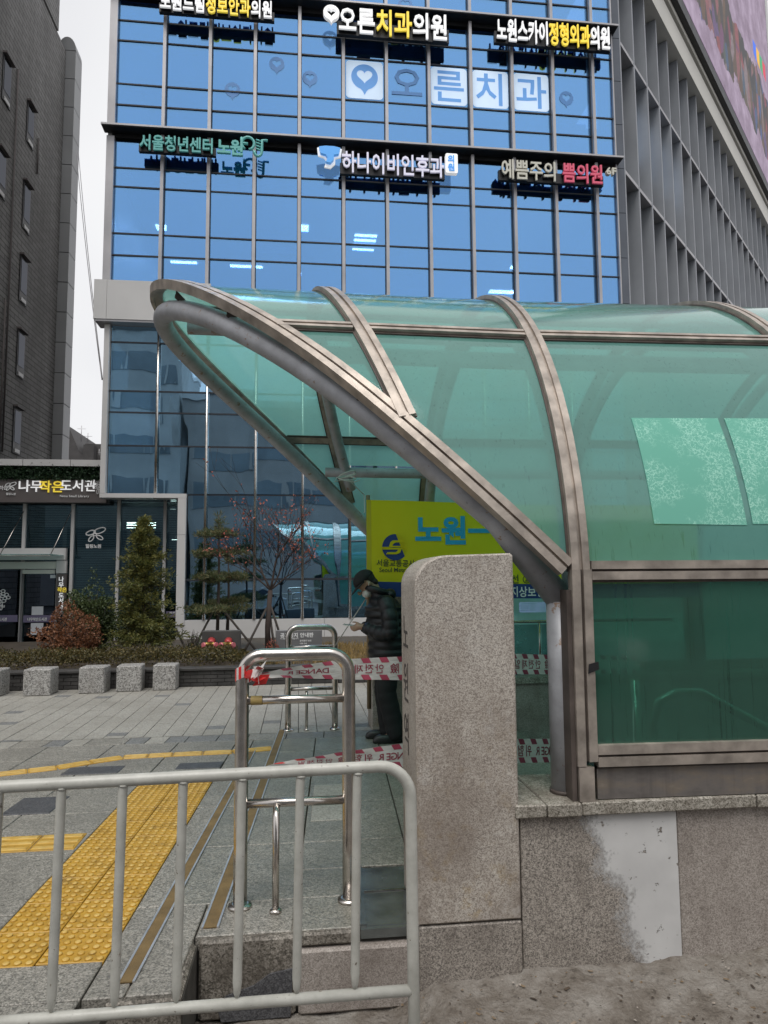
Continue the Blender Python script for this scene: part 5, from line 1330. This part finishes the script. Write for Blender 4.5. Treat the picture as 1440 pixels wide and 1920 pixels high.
# granite seat cubes
def zoff(): return random.uniform(-0.004,0.004)
cubes = [((-4.43,10.52),0.36,'granite cube seat cut off by the left picture edge'),((-3.77,10.53),0.36,'granite cube seat in front of the library door, second from the left'),
         ((-3.06,10.62),0.345,'granite cube seat in front of the rust coloured shrub'),((-2.58,10.71),0.34,'granite cube seat in front of the spruce, second from the right'),((-2.08,10.76),0.32,'rightmost granite cube seat, next to open planter wall')]
for (x,y),s,lab in cubes:
    c = MB().bbox(-s/2+0.0,s/2,-s/2,s/2,0,0.36+zoff(),0.012).build('stone_seat', M['cube'])
    c.location = (x+s/2,y+s/2,0.0); c.rotation_euler = (0,0,random.uniform(-0.03,0.09)); tag(c, lab, 'seat', 'granite cube seats')

# ================================================================== BARRIERS
fn = thing('barrier_fence', (-0.5,2.45,-0.34), 'grey painted tubular crowd barrier across the foreground', 'barrier')
FY = 2.45
corner = [(0.265,FY,0.952)]+[(0.27+0.105*math.sin(t),FY,0.847+0.105*math.cos(t)) for t in [k*PI/16 for k in range(1,9)]]
left = [(-1.52,FY,-0.34),(-1.52,FY,0.80)]+[(-1.415-0.105*math.cos(t),FY,0.82+0.105*math.sin(t)) for t in [k*PI/16 for k in range(1,9)]]
MB().tube(left+[(-1.0,FY,0.933)]+corner+[(0.377,FY,0.4),(0.382,FY,-0.34)],0.0198,14).build('frame_tube', M['fence'], fn)
MB().tube([(-1.51,FY,0.232),(0.372,FY,0.236)],0.0182,12).build('lower_rail', M['fence'], fn)
for k in range(9):
    x = 0.198-0.1885*k; rr = 0.0150
    MB().tube([(x,FY,0.945-0.012*k*0.19),(x-0.003,FY,0.925),(x-0.012,FY,0.30),(x-0.0125,FY,0.268),(x-0.0128,FY,0.25)],[rr,rr,rr,rr*0.75,0.004],12).build('bar', M['fence'], fn)
for k in range(9):
    x = 0.198-0.1885*k
    MB().tube([(x-0.0005,FY,0.928-0.002*k),(x-0.0005,FY,0.936-0.002*k)],[0.0165,0.0185],12).build('weld', M['fence'], fn)
MB().obox((-1.56,FY-0.28,-0.345),(0.08,0,0),(0,0.56,0),(0,0,0.012)).build('foot', M['fence'], fn)
MB().obox((0.34,FY-0.28,-0.345),(0.08,0,0),(0,0.56,0),(0,0,0.012)).build('foot', M['fence'], fn)
# stainless hoop barriers
def hoop(label, xl, xr, y, top, bars, r, rb, mid, midtop):
    h = thing('steel_hoop', ((xl+xr)/2,y,0), label, 'barrier', 'stainless steel hoop barriers')
    R = 0.10; pts = [(xl,y,0.0),(xl,y,0.3),(xl,y,top-R)]+[(xl+R-R*math.cos(t),y,top-R+R*math.sin(t)) for t in [k*PI/14 for k in range(1,8)]]
    pts += [(xr-R+R*math.sin(t),y,top-R+R*math.cos(t)) for t in [k*PI/14 for k in range(0,8)]]+[(xr,y,0.3),(xr,y,0.0)]
    MB().tube(pts,r,18).build('hoop_tube', M['steel'], h)
    for z in bars: MB().tube([(xl+r*0.7,y,z),(xr-r*0.7,y,z)],rb,14).build('cross_bar', M['steel'], h)
    MB().tube([(mid[0],mid[1],0.0),(mid[0],mid[1],midtop),(mid[0],y-0.0,midtop+0.035)],r*0.5,12).build('centre_post', M['steel'], h)
    for (x,yy,q) in ((xl,y,r),(xr,y,r),(mid[0],mid[1],r*0.5)):
        MB().tube([(x,yy,0.001),(x,yy,0.012),(x,yy,0.02)],[q*1.75,q*1.7,q*1.1],18).build('floor_flange', M['steel'], h)
    return h
zn = lambda x,y,Y: at(x,y,Y=Y).z
hoop('near stainless steel hoop with a scrap of yellow tape on its rail', -0.278, 0.252, 3.68, zn(550,1227,3.68), (zn(560,1311,3.68),zn(560,1503,3.68)), 0.0335, 0.0215, (-0.105,3.60), zn(520,1518,3.6)-0.03)
hoop('farther stainless steel hoop in front of the grey information board', -0.108, 0.383, 7.72, zn(585,1176,7.72), (zn(585,1213,7.72),zn(585,1291,7.72)), 0.032, 0.02, (0.085,7.70), zn(575,1298,7.7)-0.03)
M['masking'] = plain('masking_tape', (0.36,0.26,0.09), 0.6)
q = at(481,1314,Y=3.68); zb = zn(560,1311,3.68)
tag(MB().tube([(q.x-0.028,3.68,zb),(q.x+0.028,3.68,zb)],0.0228,14,cap=False).build('yellow_tape', M['masking']), 'piece of yellow tape wrapped round the near steel rail', 'tape')

# ================================================================== DANGER TAPE
M['tape_white'] = None
def tape_mat():
    t = NT('tape_film'); c = t.mix(t.noise(5, 3), (0.74,0.74,0.72), (0.86,0.86,0.84))
    p = t.n('ShaderNodeBsdfPrincipled'); t.l(c, p.inputs['Base Color']); p.inputs['Roughness'].default_value = 0.35
    t.l(t.bump(t.noise(1.0, 3, 0.6, t.pos((14,14,60))), 0.5, 0.01), p.inputs['Normal'])
    tl = t.n('ShaderNodeBsdfTranslucent'); t.l(c, tl.inputs[0]); mx = t.n('ShaderNodeMixShader'); mx.inputs[0].default_value = 0.4
    t.l(p.outputs[0], mx.inputs[1]); t.l(tl.outputs[0], mx.inputs[2]); t.l(mx.outputs[0], t.out.inputs[0]); return t.m
M['tape_white'] = tape_mat(); M['tape_pink'] = plain('tape_back_print', (0.47,0.085,0.14), 0.45, var=0.15, vs=12); M['tape_red'] = plain('tape_red', (0.58,0.03,0.03), 0.4, var=0.1)
def tape(name, label, pts, widths, text, red_until=0.0, period=0.118, stag=0.0):
    """pts: centre line; widths: band width at each point; printing seen from the back, so mirrored"""
    r = thing(name, pts[0], label, 'tape')
    P = [Vector(p) for p in pts]; L = [0]
    for a, b in zip(P, P[1:]): L.append(L[-1]+(b-a).length)
    T = L[-1]
    def sp(u):
        u = max(0, min(T, u))
        for i in range(len(L)-1):
            if u <= L[i+1]: break
        f = (u-L[i])/(L[i+1]-L[i]); f2 = f
        return P[i].lerp(P[i+1], f2), widths[i]+(widths[i+1]-widths[i])*f
    def fn(u, v, w):     # v in -0.5..0.5 across
        c, wd = sp(u); rip = 0.006*math.sin(u*23+v*5)+0.004*math.sin(u*51+1.3)
        return c+Vector((0, rip*(1.2-wd/0.14)-w, v*wd))
    N = int(T/0.02); vs = []; 
    for i in range(N+1):
        for k in range(5): vs.append(fn(T*i/N, -0.5+k/4, 0))
    MB().add(vs, [(i*5+k,(i+1)*5+k,(i+1)*5+k+1,i*5+k+1) for i in range(N) for k in range(4)], True).build('band', M['tape_white'], r)
    u = 0.01; 
    while u < T-0.08:
        for (v0,v1) in ((0.27,0.5),(-0.5,-0.27)):
            sk = 0.018; mat = 'tape_red' if u < red_until else 'tape_pink'; mb = MB(); vv = []; K = 4
            for k in range(K+1):
                uu = u+0.052*k/K; vv += [fn(uu+sk*0.5, v0, 0.0016), fn(uu-sk*0.5, v1, 0.0016)]
            mb.add(vv, [(2*k,2*k+2,2*k+3,2*k+1) for k in range(K)]); mb.build('stripe', M[mat], r)
        u += period
    for (s, uc, h) in text:
        x = 0; mb = MB()
        for ch in s+' ':
            if ch != ' ':
                g, f = glyph(ch, 0.012)
                mb.add([fn(uc-(x+gv[0])*h*1.05, (gv[1]-0.37)*h/0.135, 0.0018) for gv in g], f)
            elif mb.v: mb.build('printed_word', M['tape_pink'], r); mb = MB()
            x += adv(ch)+0.12
    return r
za = lambda x,y,Y: at(x,y,Y=Y)
k0 = za(437,1274,3.63); k1 = za(480,1267,3.64)
up = [za(482,1268,3.66), za(530,1262,3.70), za(640,1255,3.85), za(752,1253,4.02), za(955,1245,4.5), za(1032,1246,4.75), za(1200,1246,5.2)]
def cum(pts, i): return sum((Vector(pts[k+1])-Vector(pts[k])).length for k in range(i))
tape('danger_tape', 'upper red and white danger tape running from the near hoop behind the pillar', up, [0.02,0.045,0.105,0.13,0.13,0.13,0.13],
     [('險 안전제일',cum(up,3)-0.01,0.062),('DANGER',0.40,0.058),('險 안전제일',cum(up,5)+0.0,0.066)])
lw_ = [za(470,1446,3.66), za(520,1434,3.72), za(640,1424,3.9), za(757,1416,4.05), za(962,1408,4.4), za(1033,1407,4.6), za(1180,1404,5.0)]
tape('danger_tape', 'lower red and white danger tape just above the foreground barrier', lw_, [0.012,0.02,0.075,0.13,0.145,0.15,0.15],
     [('險 안전제일',cum(lw_,2)+0.03,0.05),('DANGER 위험',cum(lw_,3)+0.09,0.06),('DANGER 위험',cum(lw_,5)+0.13,0.068)], red_until=0.36)
kn = thing('tape_knot', k1, 'red and white tape knotted round the leg of the near steel hoop', 'tape')
lp = [(-0.278+0.036*math.cos(t),3.68+0.036*math.sin(t)) for t in [PI*0.1+k*PI/8*1.0 for k in range(17)]]
for k in range(8):
    (x0,y0),(x1,y1) = lp[k+5 if k+5 < 16 else k-11], lp[k+6 if k+6 < 17 else k-10]
    z0 = k0.z+0.006*k; mb = MB().add([(x0,y0,z0-0.034),(x1,y1,z0-0.028),(x1,y1,z0+0.032),(x0,y0,z0+0.026)],[(0,1,2,3)]); mb.build('wrap', M['tape_red'] if k % 2 else M['tape_white'], kn)
random.seed(6)
for k in range(11):
    c = k1+Vector((random.uniform(-.03,.03),random.uniform(-.03,0),random.uniform(-.02,.05))); a, b = rnd3()*0.035, rnd3()*0.03
    MB().add([c-a-b,c+a-b*0.6+rnd3()*.006,c+a+b,c-a*0.7+b+rnd3()*.006],[(0,1,2,3)]).build('fold', M['tape_red'] if k % 2 else M['tape_white'], kn)
for k in range(6):
    f0, f1 = k/6, (k+1)/6; a = Vector((-0.25,3.642,k0.z+0.01)).lerp(k1,f0); b = Vector((-0.25,3.642,k0.z+0.01)).lerp(k1,f1); h0, h1 = 0.03*(1-f0*.4), 0.03*(1-f1*.4)
    MB().add([a-V(0,0,h0),b-V(0,0,h1),b+V(0,0,h1),a+V(0,0,h0)],[(0,1,2,3)]).build('wrap', M['tape_red'] if k % 2 else M['tape_white'], kn)

# ================================================================== BANNER
BNY = 7.30
def cloth_mat():
    t = NT('banner_yellow'); c = t.mix(t.noise(3, 3), (0.95,0.80,0.03), (0.98,0.86,0.05))
    d = t.n('ShaderNodeBsdfDiffuse'); tl = t.n('ShaderNodeBsdfTranslucent'); t.l(c, d.inputs[0]); t.l(c, tl.inputs[0])
    t.l(t.bump(t.noise(25, 3), 0.2, 0.01), d.inputs['Normal'])
    mx = t.n('ShaderNodeMixShader'); mx.inputs[0].default_value = 0.45; t.l(d.outputs[0], mx.inputs[1]); t.l(tl.outputs[0], mx.inputs[2]); t.l(mx.outputs[0], t.out.inputs[0]); return t.m
bn = thing('banner', (0.75,BNY,0), 'yellow and navy cloth banner hung across the far side of the entrance', 'banner')
M['ban_y'] = cloth_mat(); M['ban_n'] = plain('banner_navy', (0.022,0.05,0.21), 0.7, var=0.1); M['ban_b'] = plain('banner_blue', (0.03,0.38,0.66), 0.7, var=0.05); M['ban_e'] = plain('banner_edge', (0.62,0.50,0.02), 0.7, var=0.1)
M['ban_k'] = plain('banner_print', (0.05,0.06,0.03), 0.7, var=0.1)
A_ = at(687,937,Y=BNY); B_ = at(687,1118,Y=BNY); bx0, bz1, bz0 = A_.x, A_.z, B_.z
BW = 3.6
def bw(x, z):      # cloth surface: slight folds
    u = x-bx0; return BNY+0.025*math.sin(u*2.6+z*1.4)+0.012*math.sin(u*9+z*3)*max(0,(1-u*0.8))
def sag(x): u = (x-bx0)/BW; return -0.02*math.sin(PI*u)-0.012*(x-bx0)
def cloth(x0, x1, z0, z1, mat, name, off=0.0):
    nx, nz = max(2, int((x1-x0)/0.06)), max(2, int((z1-z0)/0.06)); vs = []
    for j in range(nz+1):
        for i in range(nx+1):
            x = x0+(x1-x0)*i/nx; z = z0+(z1-z0)*j/nz; vs.append((x, bw(x, z)-off, z+sag(x)))
    MB().add(vs, [(j*(nx+1)+i,j*(nx+1)+i+1,(j+1)*(nx+1)+i+1,(j+1)*(nx+1)+i) for j in range(nz) for i in range(nx)], True).build(name, M[mat], bn)
zs_ = at(700,1090,Y=BNY).z
cloth(bx0+0.05,bx0+BW,zs_,bz1,'ban_y','cloth'); cloth(bx0,bx0+0.05,zs_-0.0,bz1,'ban_e','hem'); cloth(bx0,bx0+BW,bz0,zs_,'ban_n','bottom_band')
MB().tube([(bx0+0.02,BNY+0.03,at(685,1330,Y=BNY).z),(bx0+0.02,BNY+0.03,bz1+0.05)],0.022,8).build('pole', plain('wood_pole',(0.26,0.19,0.11),0.7), bn)
def btext(s, px, py, h, mat, bold, sx=1.0, each=True):
    o = at(px,py,Y=BNY); x = 0; mb = MB()
    for ch in s:
        if ch != ' ':
            g, f = glyph(ch, bold, 3)
            if each: mb = MB()
            mb.add([Vector((o.x+(x+v[0])*h*sx, bw(o.x+(x+v[0])*h*sx, o.z)-0.006+v[2]*0.002, o.z+v[1]*h+sag(o.x+x*h*sx))) for v in g], f)
            if each: mb.build('letter', M[mat], bn)
        x += adv(ch[0])
    if not each: mb.build('lettering', M[mat], bn)
btext('노원ㅡ',777,1012,0.31,'ban_b',0.038,0.98)
btext('서울교통공사',706,1060,0.078,'ban_k',0.012,0.92,False); btext(['Seoul Metro'],711,1072,0.066,'ban_k',0.006,0.92,False)
btext('실',943,1067,0.10,'ban_k',0.014,1,False); btext('호선 ②',943,1086,0.10,'ban_k',0.012,0.95,False); btext('간 지상보행',933,1111,0.118,'white_print',0.016,0.88,False)
c = at(741,1026,Y=BNY); R = 0.135
disc = [(c.x+R*math.cos(2*PI*k/40),bw(c.x,c.z)-0.008,c.z+R*math.sin(2*PI*k/40)) for k in range(40)]
MB().prism(disc,(0,0.003,0)).build('emblem_disc', M['ban_n'], bn)
def strokes(pts): return [(c.x+R*x,bw(c.x,c.z)-0.013,c.z+R*z) for x,z in pts]
MB().prism(strokes([(-1.0,0.02),(-0.50,0.02),(-0.38,0.38),(-0.2,0.52),(0.75,0.52),(0.65,0.36),(0.05,0.36),(-0.15,0.26),(-0.22,0.10),(0.95,0.10),(0.97,0.0),(-0.1,-0.0),(-1.0,-0.10)]),(0,0.003,0)).build('emblem_mark', M['ban_y'], bn)
MB().prism(strokes([(-0.97,-0.18),(0.20,-0.18),(0.16,-0.30),(0.0,-0.38),(-0.60,-0.38),(-0.72,-0.54),(0.10,-0.54),(0.36,-0.44),(0.50,-0.12),(0.98,-0.12),(0.98,-0.03),(-0.98,-0.06)]),(0,0.003,0)).build('emblem_mark', M['ban_y'], bn)
# strings: knotted on the pipe, and slanting down to the far hoop
M['string'] = plain('white_string', (0.55,0.55,0.52), 0.7)
pk = at(651,893,Y=7.05); sg = thing('tie_string', pk, 'white string knotted round the grey pipe above the banner', 'string')
for k in range(3): MB().tube([pk+Vector((0.085*math.cos(t),0.085*math.sin(t),0.02*k-0.02+0.03*math.sin(t+k))) for t in [q*PI/8 for q in range(16)]],0.006,5,closed=True).build('loop', M['string'], sg)
MB().tube([pk+Vector((-0.02,-0.08,0)),pk+Vector((-0.11,-0.10,-0.03)),pk+Vector((-0.13,-0.1,-0.07)),pk+Vector((-0.06,-0.09,-0.05)),pk+Vector((0.06,-0.09,-0.07)),pk+Vector((0.12,-0.09,-0.05))],0.005,5).build('bow', M['string'], sg)
MB().tube([pk+Vector((0.0,-0.08,-0.04)),at(683,928,Y=BNY)],0.005,5).build('tail', M['string'], sg)
MB().tube([at(683,928,Y=BNY),at(684,960,Y=BNY),at(682,962,Y=BNY)],0.005,5).build('tail', M['string'], sg)
gp = at(688,1120,Y=7.26); gq = at(627,1213,Y=7.69)
tag(MB().tube([gp,gq],0.006,5).build('guy_string', M['string']), 'taut white string slanting from the banner pole to the far hoop', 'string')
# purple lit display beyond the entrance
pd = thing('lit_display', (at(996,1138,Y=16.7).x,16.7,0.9), 'small lilac lit display screen seen under the banner', 'screen')
a, b = at(972,1151,Y=16.7), at(1040,1126,Y=16.7)
MB().box(a.x,b.x,16.72,16.85,a.z,b.z).build('case', M['black'], pd); MB().box(a.x+0.03,b.x-0.03,16.715,16.719,a.z+0.03,b.z-0.03).build('screen', plain('lilac_screen',(0.02,0.02,0.02),0.4,emit=(0.62,0.36,0.95),es=1.0,var=0.3,vs=12), pd)
for k in range(4): MB().box(a.x+0.06,a.x+0.42,16.711,16.714,b.z-0.08-k*0.05,b.z-0.065-k*0.05).build('text_line', M['ban_n'], pd)
MB().tube([((a.x+b.x)/2,16.8,-0.0),((a.x+b.x)/2,16.8,a.z)],0.05,8).build('stand', M['black'], pd)

# ================================================================== CARS ON THE ROAD BEHIND THE VIEWER (they show in the ground floor windows)
M['carpaint'] = plain('silver_car_paint', (0.55,0.58,0.62), 0.25, 0.3, var=0.05); M['tyre'] = plain('tyre', (0.02,0.02,0.02), 0.8); M['carglass'] = plain('car_glass', (0.03,0.035,0.04), 0.08); M['headlamp'] = plain('headlamp', (0.9,0.9,0.9), 0.2, emit=(1,0.97,0.9), es=6)
def car(label, x, y, d):
    r = thing('parked_car', (x,y,-0.37), label, 'car'); g = -0.37
    low = [(-2.25,.35),(-2.28,.62),(-2.1,.80),(-1.2,.92),(1.45,.98),(2.15,.90),(2.25,.62),(2.2,.35)]; top = [(-1.15,.92),(-0.45,1.40),(0.55,1.45),(1.35,.98)]
    fix_normals(MB().loft([[(x+d*a,y+yy,g+b) for a,b in low] for yy in (-0.82,-0.88,0.88,0.82)]).build('body', M['carpaint'], r))
    fix_normals(MB().loft([[(x+d*a,y+yy*(1-0.16*(b>1)),g+b) for a,b in top] for yy in (-0.80,0.80)]).build('cabin', M['carglass'], r))
    MB().box(x-0.5 if d > 0 else x-0.6,x+0.6 if d > 0 else x+0.5,y-0.66,y+0.66,g+1.41,g+1.47).build('roof', M['carpaint'], r)
    for a in (-1.4,1.4):
        for s in (-1,1):
            w = MB().tube([(x+d*a,y+s*0.72,g+0.33),(x+d*a,y+s*0.90,g+0.33)],0.33,18).build('wheel', M['tyre'], r); MB().tube([(x+d*a,y+s*0.90,g+0.33),(x+d*a,y+s*0.915,g+0.33)],0.2,14).build('rim', M['alu'], w)
    for s in (-1,1): MB().box(x+d*-2.27-0.03,x+d*-2.27+0.03,y+s*0.6-0.15,y+s*0.6+0.15,g+0.62,g+0.74).build('headlight', M['headlamp'], r)
car('silver car on the road mirrored in the window behind the maple stakes', -2.6, -5.5, 1)
car('silver car on the road mirrored in the window behind the far steel hoop', 2.9, -6.0, -1)

# ================================================================== PERSON READING A PHONE
def cap(mb, p, q, r0, r1, n=14, k=5):
    p, q = Vector(p), Vector(q); mb.tube([p.lerp(q,i/k) for i in range(k+1)],[r0+(r1-r0)*i/k for i in range(k+1)],n)
    mb.ell(p,(r0,)*3,n,8); mb.ell(q,(r1,)*3,n,8)
PX, PYY = 0.875, 7.12
ps = thing('person', (PX,PYY,0), 'person in black cap, white mask and black puffer jacket looking down at a phone', 'person')
def W(x, y, z): return Vector((PX+x, PYY+y, z))          # faces -X
M['skin'] = plain('skin', (0.42,0.25,0.17), 0.5, var=0.1, vs=12); M['hair'] = plain('hair', (0.02,0.018,0.016), 0.6)
M['puffer'] = plain('black_puffer', (0.006,0.0065,0.009), 0.5, var=0.12, vs=8, bump=0.15, bs=60); M['trouser'] = plain('black_trousers', (0.010,0.010,0.011), 0.8, var=0.2, vs=8); M['shoe'] = plain('black_shoe', (0.012,0.012,0.012), 0.4, var=0.3, vs=15)
M['capcloth'] = plain('cap_cloth', (0.012,0.012,0.013), 0.8, var=0.2, vs=20); M['mask'] = plain('mask', (0.70,0.69,0.67), 0.7, var=0.06); M['phone'] = plain('phone_case', (0.55,0.56,0.52), 0.3)
# body: head bowed forward, neck, trunk, arms bent at the elbow, legs, hands: one surface
body = MB(); HC = W(-0.215,0,1.53)
tilt = Matrix.Rotation(-0.72, 3, 'Y')
def H(x,y,z): return HC + tilt @ Vector((x,y,z))
body.ell(H(0.012,0,0.02),(0.098,0.075,0.105),16,12,tilt); body.ell(H(-0.03,0,-0.06),(0.06,0.058,0.06),14,10,tilt)
body.ell(H(-0.112,0,-0.032),(0.020,0.014,0.026),10,8,tilt)                                  # nose
body.ell(H(-0.088,0,-0.085),(0.018,0.026,0.010),10,8,tilt)                                  # lips
body.ell(H(-0.078,0,-0.115),(0.024,0.026,0.020),10,8,tilt)                                  # chin
for s in (-1,1): body.ell(H(0.018,s*0.078,-0.015),(0.020,0.009,0.032),10,8,tilt); body.ell(H(-0.082,s*0.030,0.012),(0.014,0.016,0.012),10,8,tilt)
cap(body, H(0.04,0,-0.06), W(-0.09,0,1.38), 0.056, 0.062)
cap(body, W(-0.05,0,1.28), W(0.0,0,0.95), 0.11, 0.105); 
for s in (-1,1):
    sh, elb, wr = W(-0.03,s*0.18,1.32), W(-0.02,s*0.225,1.07), W(-0.22,s*0.075,1.105)
    cap(body, sh, elb, 0.050, 0.042); cap(body, elb, wr, 0.040, 0.026); cap(body, W(-0.05,0,1.32), sh, 0.07, 0.05)
    hip, kn, an = W(0.0,s*0.09,0.90), W(-0.035,s*0.10,0.49), W(0.01+0.05*(s<0),s*0.105,0.09)
    cap(body, hip, kn, 0.075, 0.052); cap(body, kn, an, 0.050, 0.030); cap(body, an, W(-0.09,s*0.11,0.045), 0.028, 0.020)
    # hand: palm and five fingers closed round the phone
    pal = W(-0.285,s*0.052,1.108); body.ell(pal,(0.045,0.022,0.034),12,8,Matrix.Rotation(0.25*s,3,'Z')); cap(body, wr, pal, 0.026, 0.026)
    for k in range(4):
        z = 1.122-0.011*k; L = (0.030,0.036,0.034,0.026)[k]
        a = pal+Vector((-0.028,-s*0.006,0.012-0.016*k)); b = a+Vector((-L,-s*0.006,-0.004)); d = b+Vector((-L*0.55,-s*0.022,0.006)); 
        cap(body,a,b,0.0095,0.0085,8,2); cap(body,b,d,0.0085,0.0075,8,2)
    a = pal+Vector((0.0,-s*0.010,0.028)); b = a+Vector((-0.035,-s*0.018,0.016)); d = b+Vector((-0.028,-s*0.010,0.0)); cap(body,a,b,0.011,0.0095,8,2); cap(body,b,d,0.0095,0.008,8,2)
remesh(body,0.0085,3).build('body', M['skin'], ps)
hair = MB(); hair.ell(H(0.045,0,0.035),(0.080,0.083,0.090),16,10,tilt); hair.ell(H(0.075,0,-0.045),(0.040,0.066,0.045),12,8,tilt); remesh(hair,0.012,3).build('hair', M['hair'], ps)
# jacket: shaped shell with horizontal quilting
jk = MB()
def ringp(z, cx, rx, ry, n=40): return [W(cx+rx*math.cos(2*PI*k/n)*(1.0), ry*math.sin(2*PI*k/n), z) for k in range(n)]
prof = [(0.745,0.0,0.150,0.195),(0.80,0.0,0.168,0.212),(0.95,0.005,0.172,0.208),(1.10,-0.005,0.172,0.215),(1.22,-0.025,0.175,0.225),(1.30,-0.035,0.165,0.222),(1.36,-0.05,0.130,0.180),(1.405,-0.07,0.092,0.105),(1.45,-0.095,0.086,0.090),(1.475,-0.10,0.082,0.086)]
def lerp_prof(z):
    for a, b in zip(prof, prof[1:]):
        if z <= b[0]: f = (z-a[0])/(b[0]-a[0]); return [a[i]+(b[i]-a[i])*f for i in range(1,4)]
    return list(prof[-1][1:])
rings = []; z = 0.745
while z <= 1.475:
    cx, rx, ry = lerp_prof(z); q = abs(math.sin((z-0.745)*PI/0.074)); e = 0.90+0.10*q**0.6 if z < 1.40 else 1.0
    rings.append(ringp(z, cx+0.01, rx*e*(1.22 if z < 1.3 else 1.10), ry*e*1.12)); z += 0.012
jk.loft(rings, True)
for s in (-1,1):
    P3 = [W(-0.03,s*0.175,1.335), W(-0.005,s*0.245,1.20), W(0.0,s*0.262,1.06), W(-0.07,s*0.225,1.045), W(-0.16,s*0.135,1.075), W(-0.235,s*0.078,1.10)]
    pts = []; rs = []
    for i in range(len(P3)-1):
        for k in range(10):
            f = k/10; pts.append(P3[i].lerp(P3[i+1],f)); t = (i+f)/5; rs.append((0.088-0.030*t)*(0.90+0.13*abs(math.sin((i*10+k)*PI/6))**0.7))
    pts.append(P3[-1]); rs.append(0.052); jk.tube(pts, rs, 18); jk.ell(P3[0],(0.09,0.09,0.085),14,8)
remesh(jk,0.009,2).build('jacket', M['puffer'], ps)
hood = MB(); hood.tube([W(-0.10+0.105*math.cos(t)-0.0,0.105*math.sin(t),1.46-0.03*math.cos(t)) for t in [k*2*PI/20 for k in range(20)]],0.036,10,closed=True); hood.ell(W(0.03,0,1.42),(0.06,0.12,0.06),14,8); remesh(hood,0.012,3).build('hood', M['puffer'], ps)
tr = MB()
for s in (-1,1):
    hip, kn, an = W(0.01,s*0.088,0.86), W(-0.03,s*0.10,0.48), W(0.015+0.05*(s<0),s*0.105,0.075)
    for (a,b,r0,r1) in ((hip,kn,0.118,0.098),(kn,an,0.098,0.090)):
        N = 12; tr.tube([a.lerp(b,i/N) for i in range(N+1)],[(r0+(r1-r0)*i/N)*(1+0.03*math.sin(i*2.1+s)) for i in range(N+1)],18)
    tr.ell(kn,(0.09,0.09,0.09),16,8); tr.tube([an+Vector((0,0,0.05)),an+Vector((-0.01,0,0.0)),an+Vector((0.0,0,-0.035))],[0.082,0.088,0.075],16)
tr.ell(W(0.005,0,0.85),(0.140,0.185,0.12),18,10)
remesh(tr,0.011,3).build('trousers', M['trouser'], ps)
for s in (-1,1):
    sh = MB(); x0 = 0.01+0.05*(s<0)
    sh.loft([[W(x0-0.075+0.155*f*math.cos(a)-0.0, s*0.11+0.050*f*math.sin(a)*(1.0 if math.cos(a)<0 else 0.85), z) for a in [k*2*PI/24 for k in range(24)]] for z,f in ((0.0,0.94),(0.012,1.0),(0.03,0.99),(0.05,0.93),(0.07,0.78),(0.082,0.55))],True)
    sh.ell(W(x0+0.015,s*0.11,0.085),(0.062,0.045,0.05),14,8); remesh(sh,0.009,2).build('shoe', M['shoe'], ps)
cp = MB(); N = 24
rg = []
for i in range(9):
    ph = i/8*PI/2*0.98; rg.append([H(0.010+0.118*math.cos(ph)*math.cos(2*PI*k/N), 0.098*math.cos(ph)*math.sin(2*PI*k/N), 0.035+0.100*math.sin(ph)) for k in range(N)])
cp.loft(rg, True); fix_normals(cp.build('cap', M['capcloth'], ps))
br = MB(); vs = []; nb = 12
for (rr, zz) in ((0.0,0.040),(1.0,0.028)):
    for k in range(nb+1):
        a = -PI/2+PI*k/nb; vs.append(H(-0.085*math.cos(a)*1.0-0.005-rr*0.095*math.cos(a)**0.6 if math.cos(a) > 0 else 0.0, 0.092*math.sin(a), zz-0.018*rr*abs(math.cos(a))))
fs = [(k,k+1,nb+2+k,nb+1+k) for k in range(nb)]
br.add(vs, fs, True); br.add([v-(tilt @ Vector((0,0,0.006))) for v in vs], [tuple(reversed(f)) for f in fs], True); br.build('cap_visor', M['capcloth'], ps)
mk = MB(); mk.ell(H(-0.050,0,-0.076),(0.056,0.066,0.050),16,10,tilt); remesh(mk,0.009,2).build('face_mask', M['mask'], ps)
for s in (-1,1): MB().tube([H(-0.05,s*0.066,-0.06),H(0.0,s*0.082,-0.03),H(0.03,s*0.085,-0.005)],0.0025,5).build('mask_strap', M['mask'], ps)
ph = MB(); o = W(-0.36,0,1.12); Rz = Matrix.Rotation(0.12,3,'Y')
ph = thing('phone', o, 'pale phone held flat in both hands of the person', 'phone')
def pq(x,y,z): return o+Rz @ Vector((x,y,z))
fix_normals(MB().loft([[pq(-0.078+a,-0.036+b,-0.005) for a,b in ((0,0.006),(0.006,0),(0.15,0),(0.156,0.006),(0.156,0.066),(0.15,0.072),(0.006,0.072),(0,0.066))],[pq(-0.078+a,-0.036+b,0.005) for a,b in ((0,0.006),(0.006,0),(0.15,0),(0.156,0.006),(0.156,0.066),(0.15,0.072),(0.006,0.072),(0,0.066))]]).build('case', M['phone'], ph))
fix_normals(MB().loft([[pq(a,b,0.0052) for a,b in ((-0.072,-0.031),(0.072,-0.031),(0.072,0.031),(-0.072,0.031))],[pq(a,b,0.0062) for a,b in ((-0.072,-0.031),(0.072,-0.031),(0.072,0.031),(-0.072,0.031))]]).build('screen', M['plate'], ph))
bpy.data.scenes.remove(TMP)
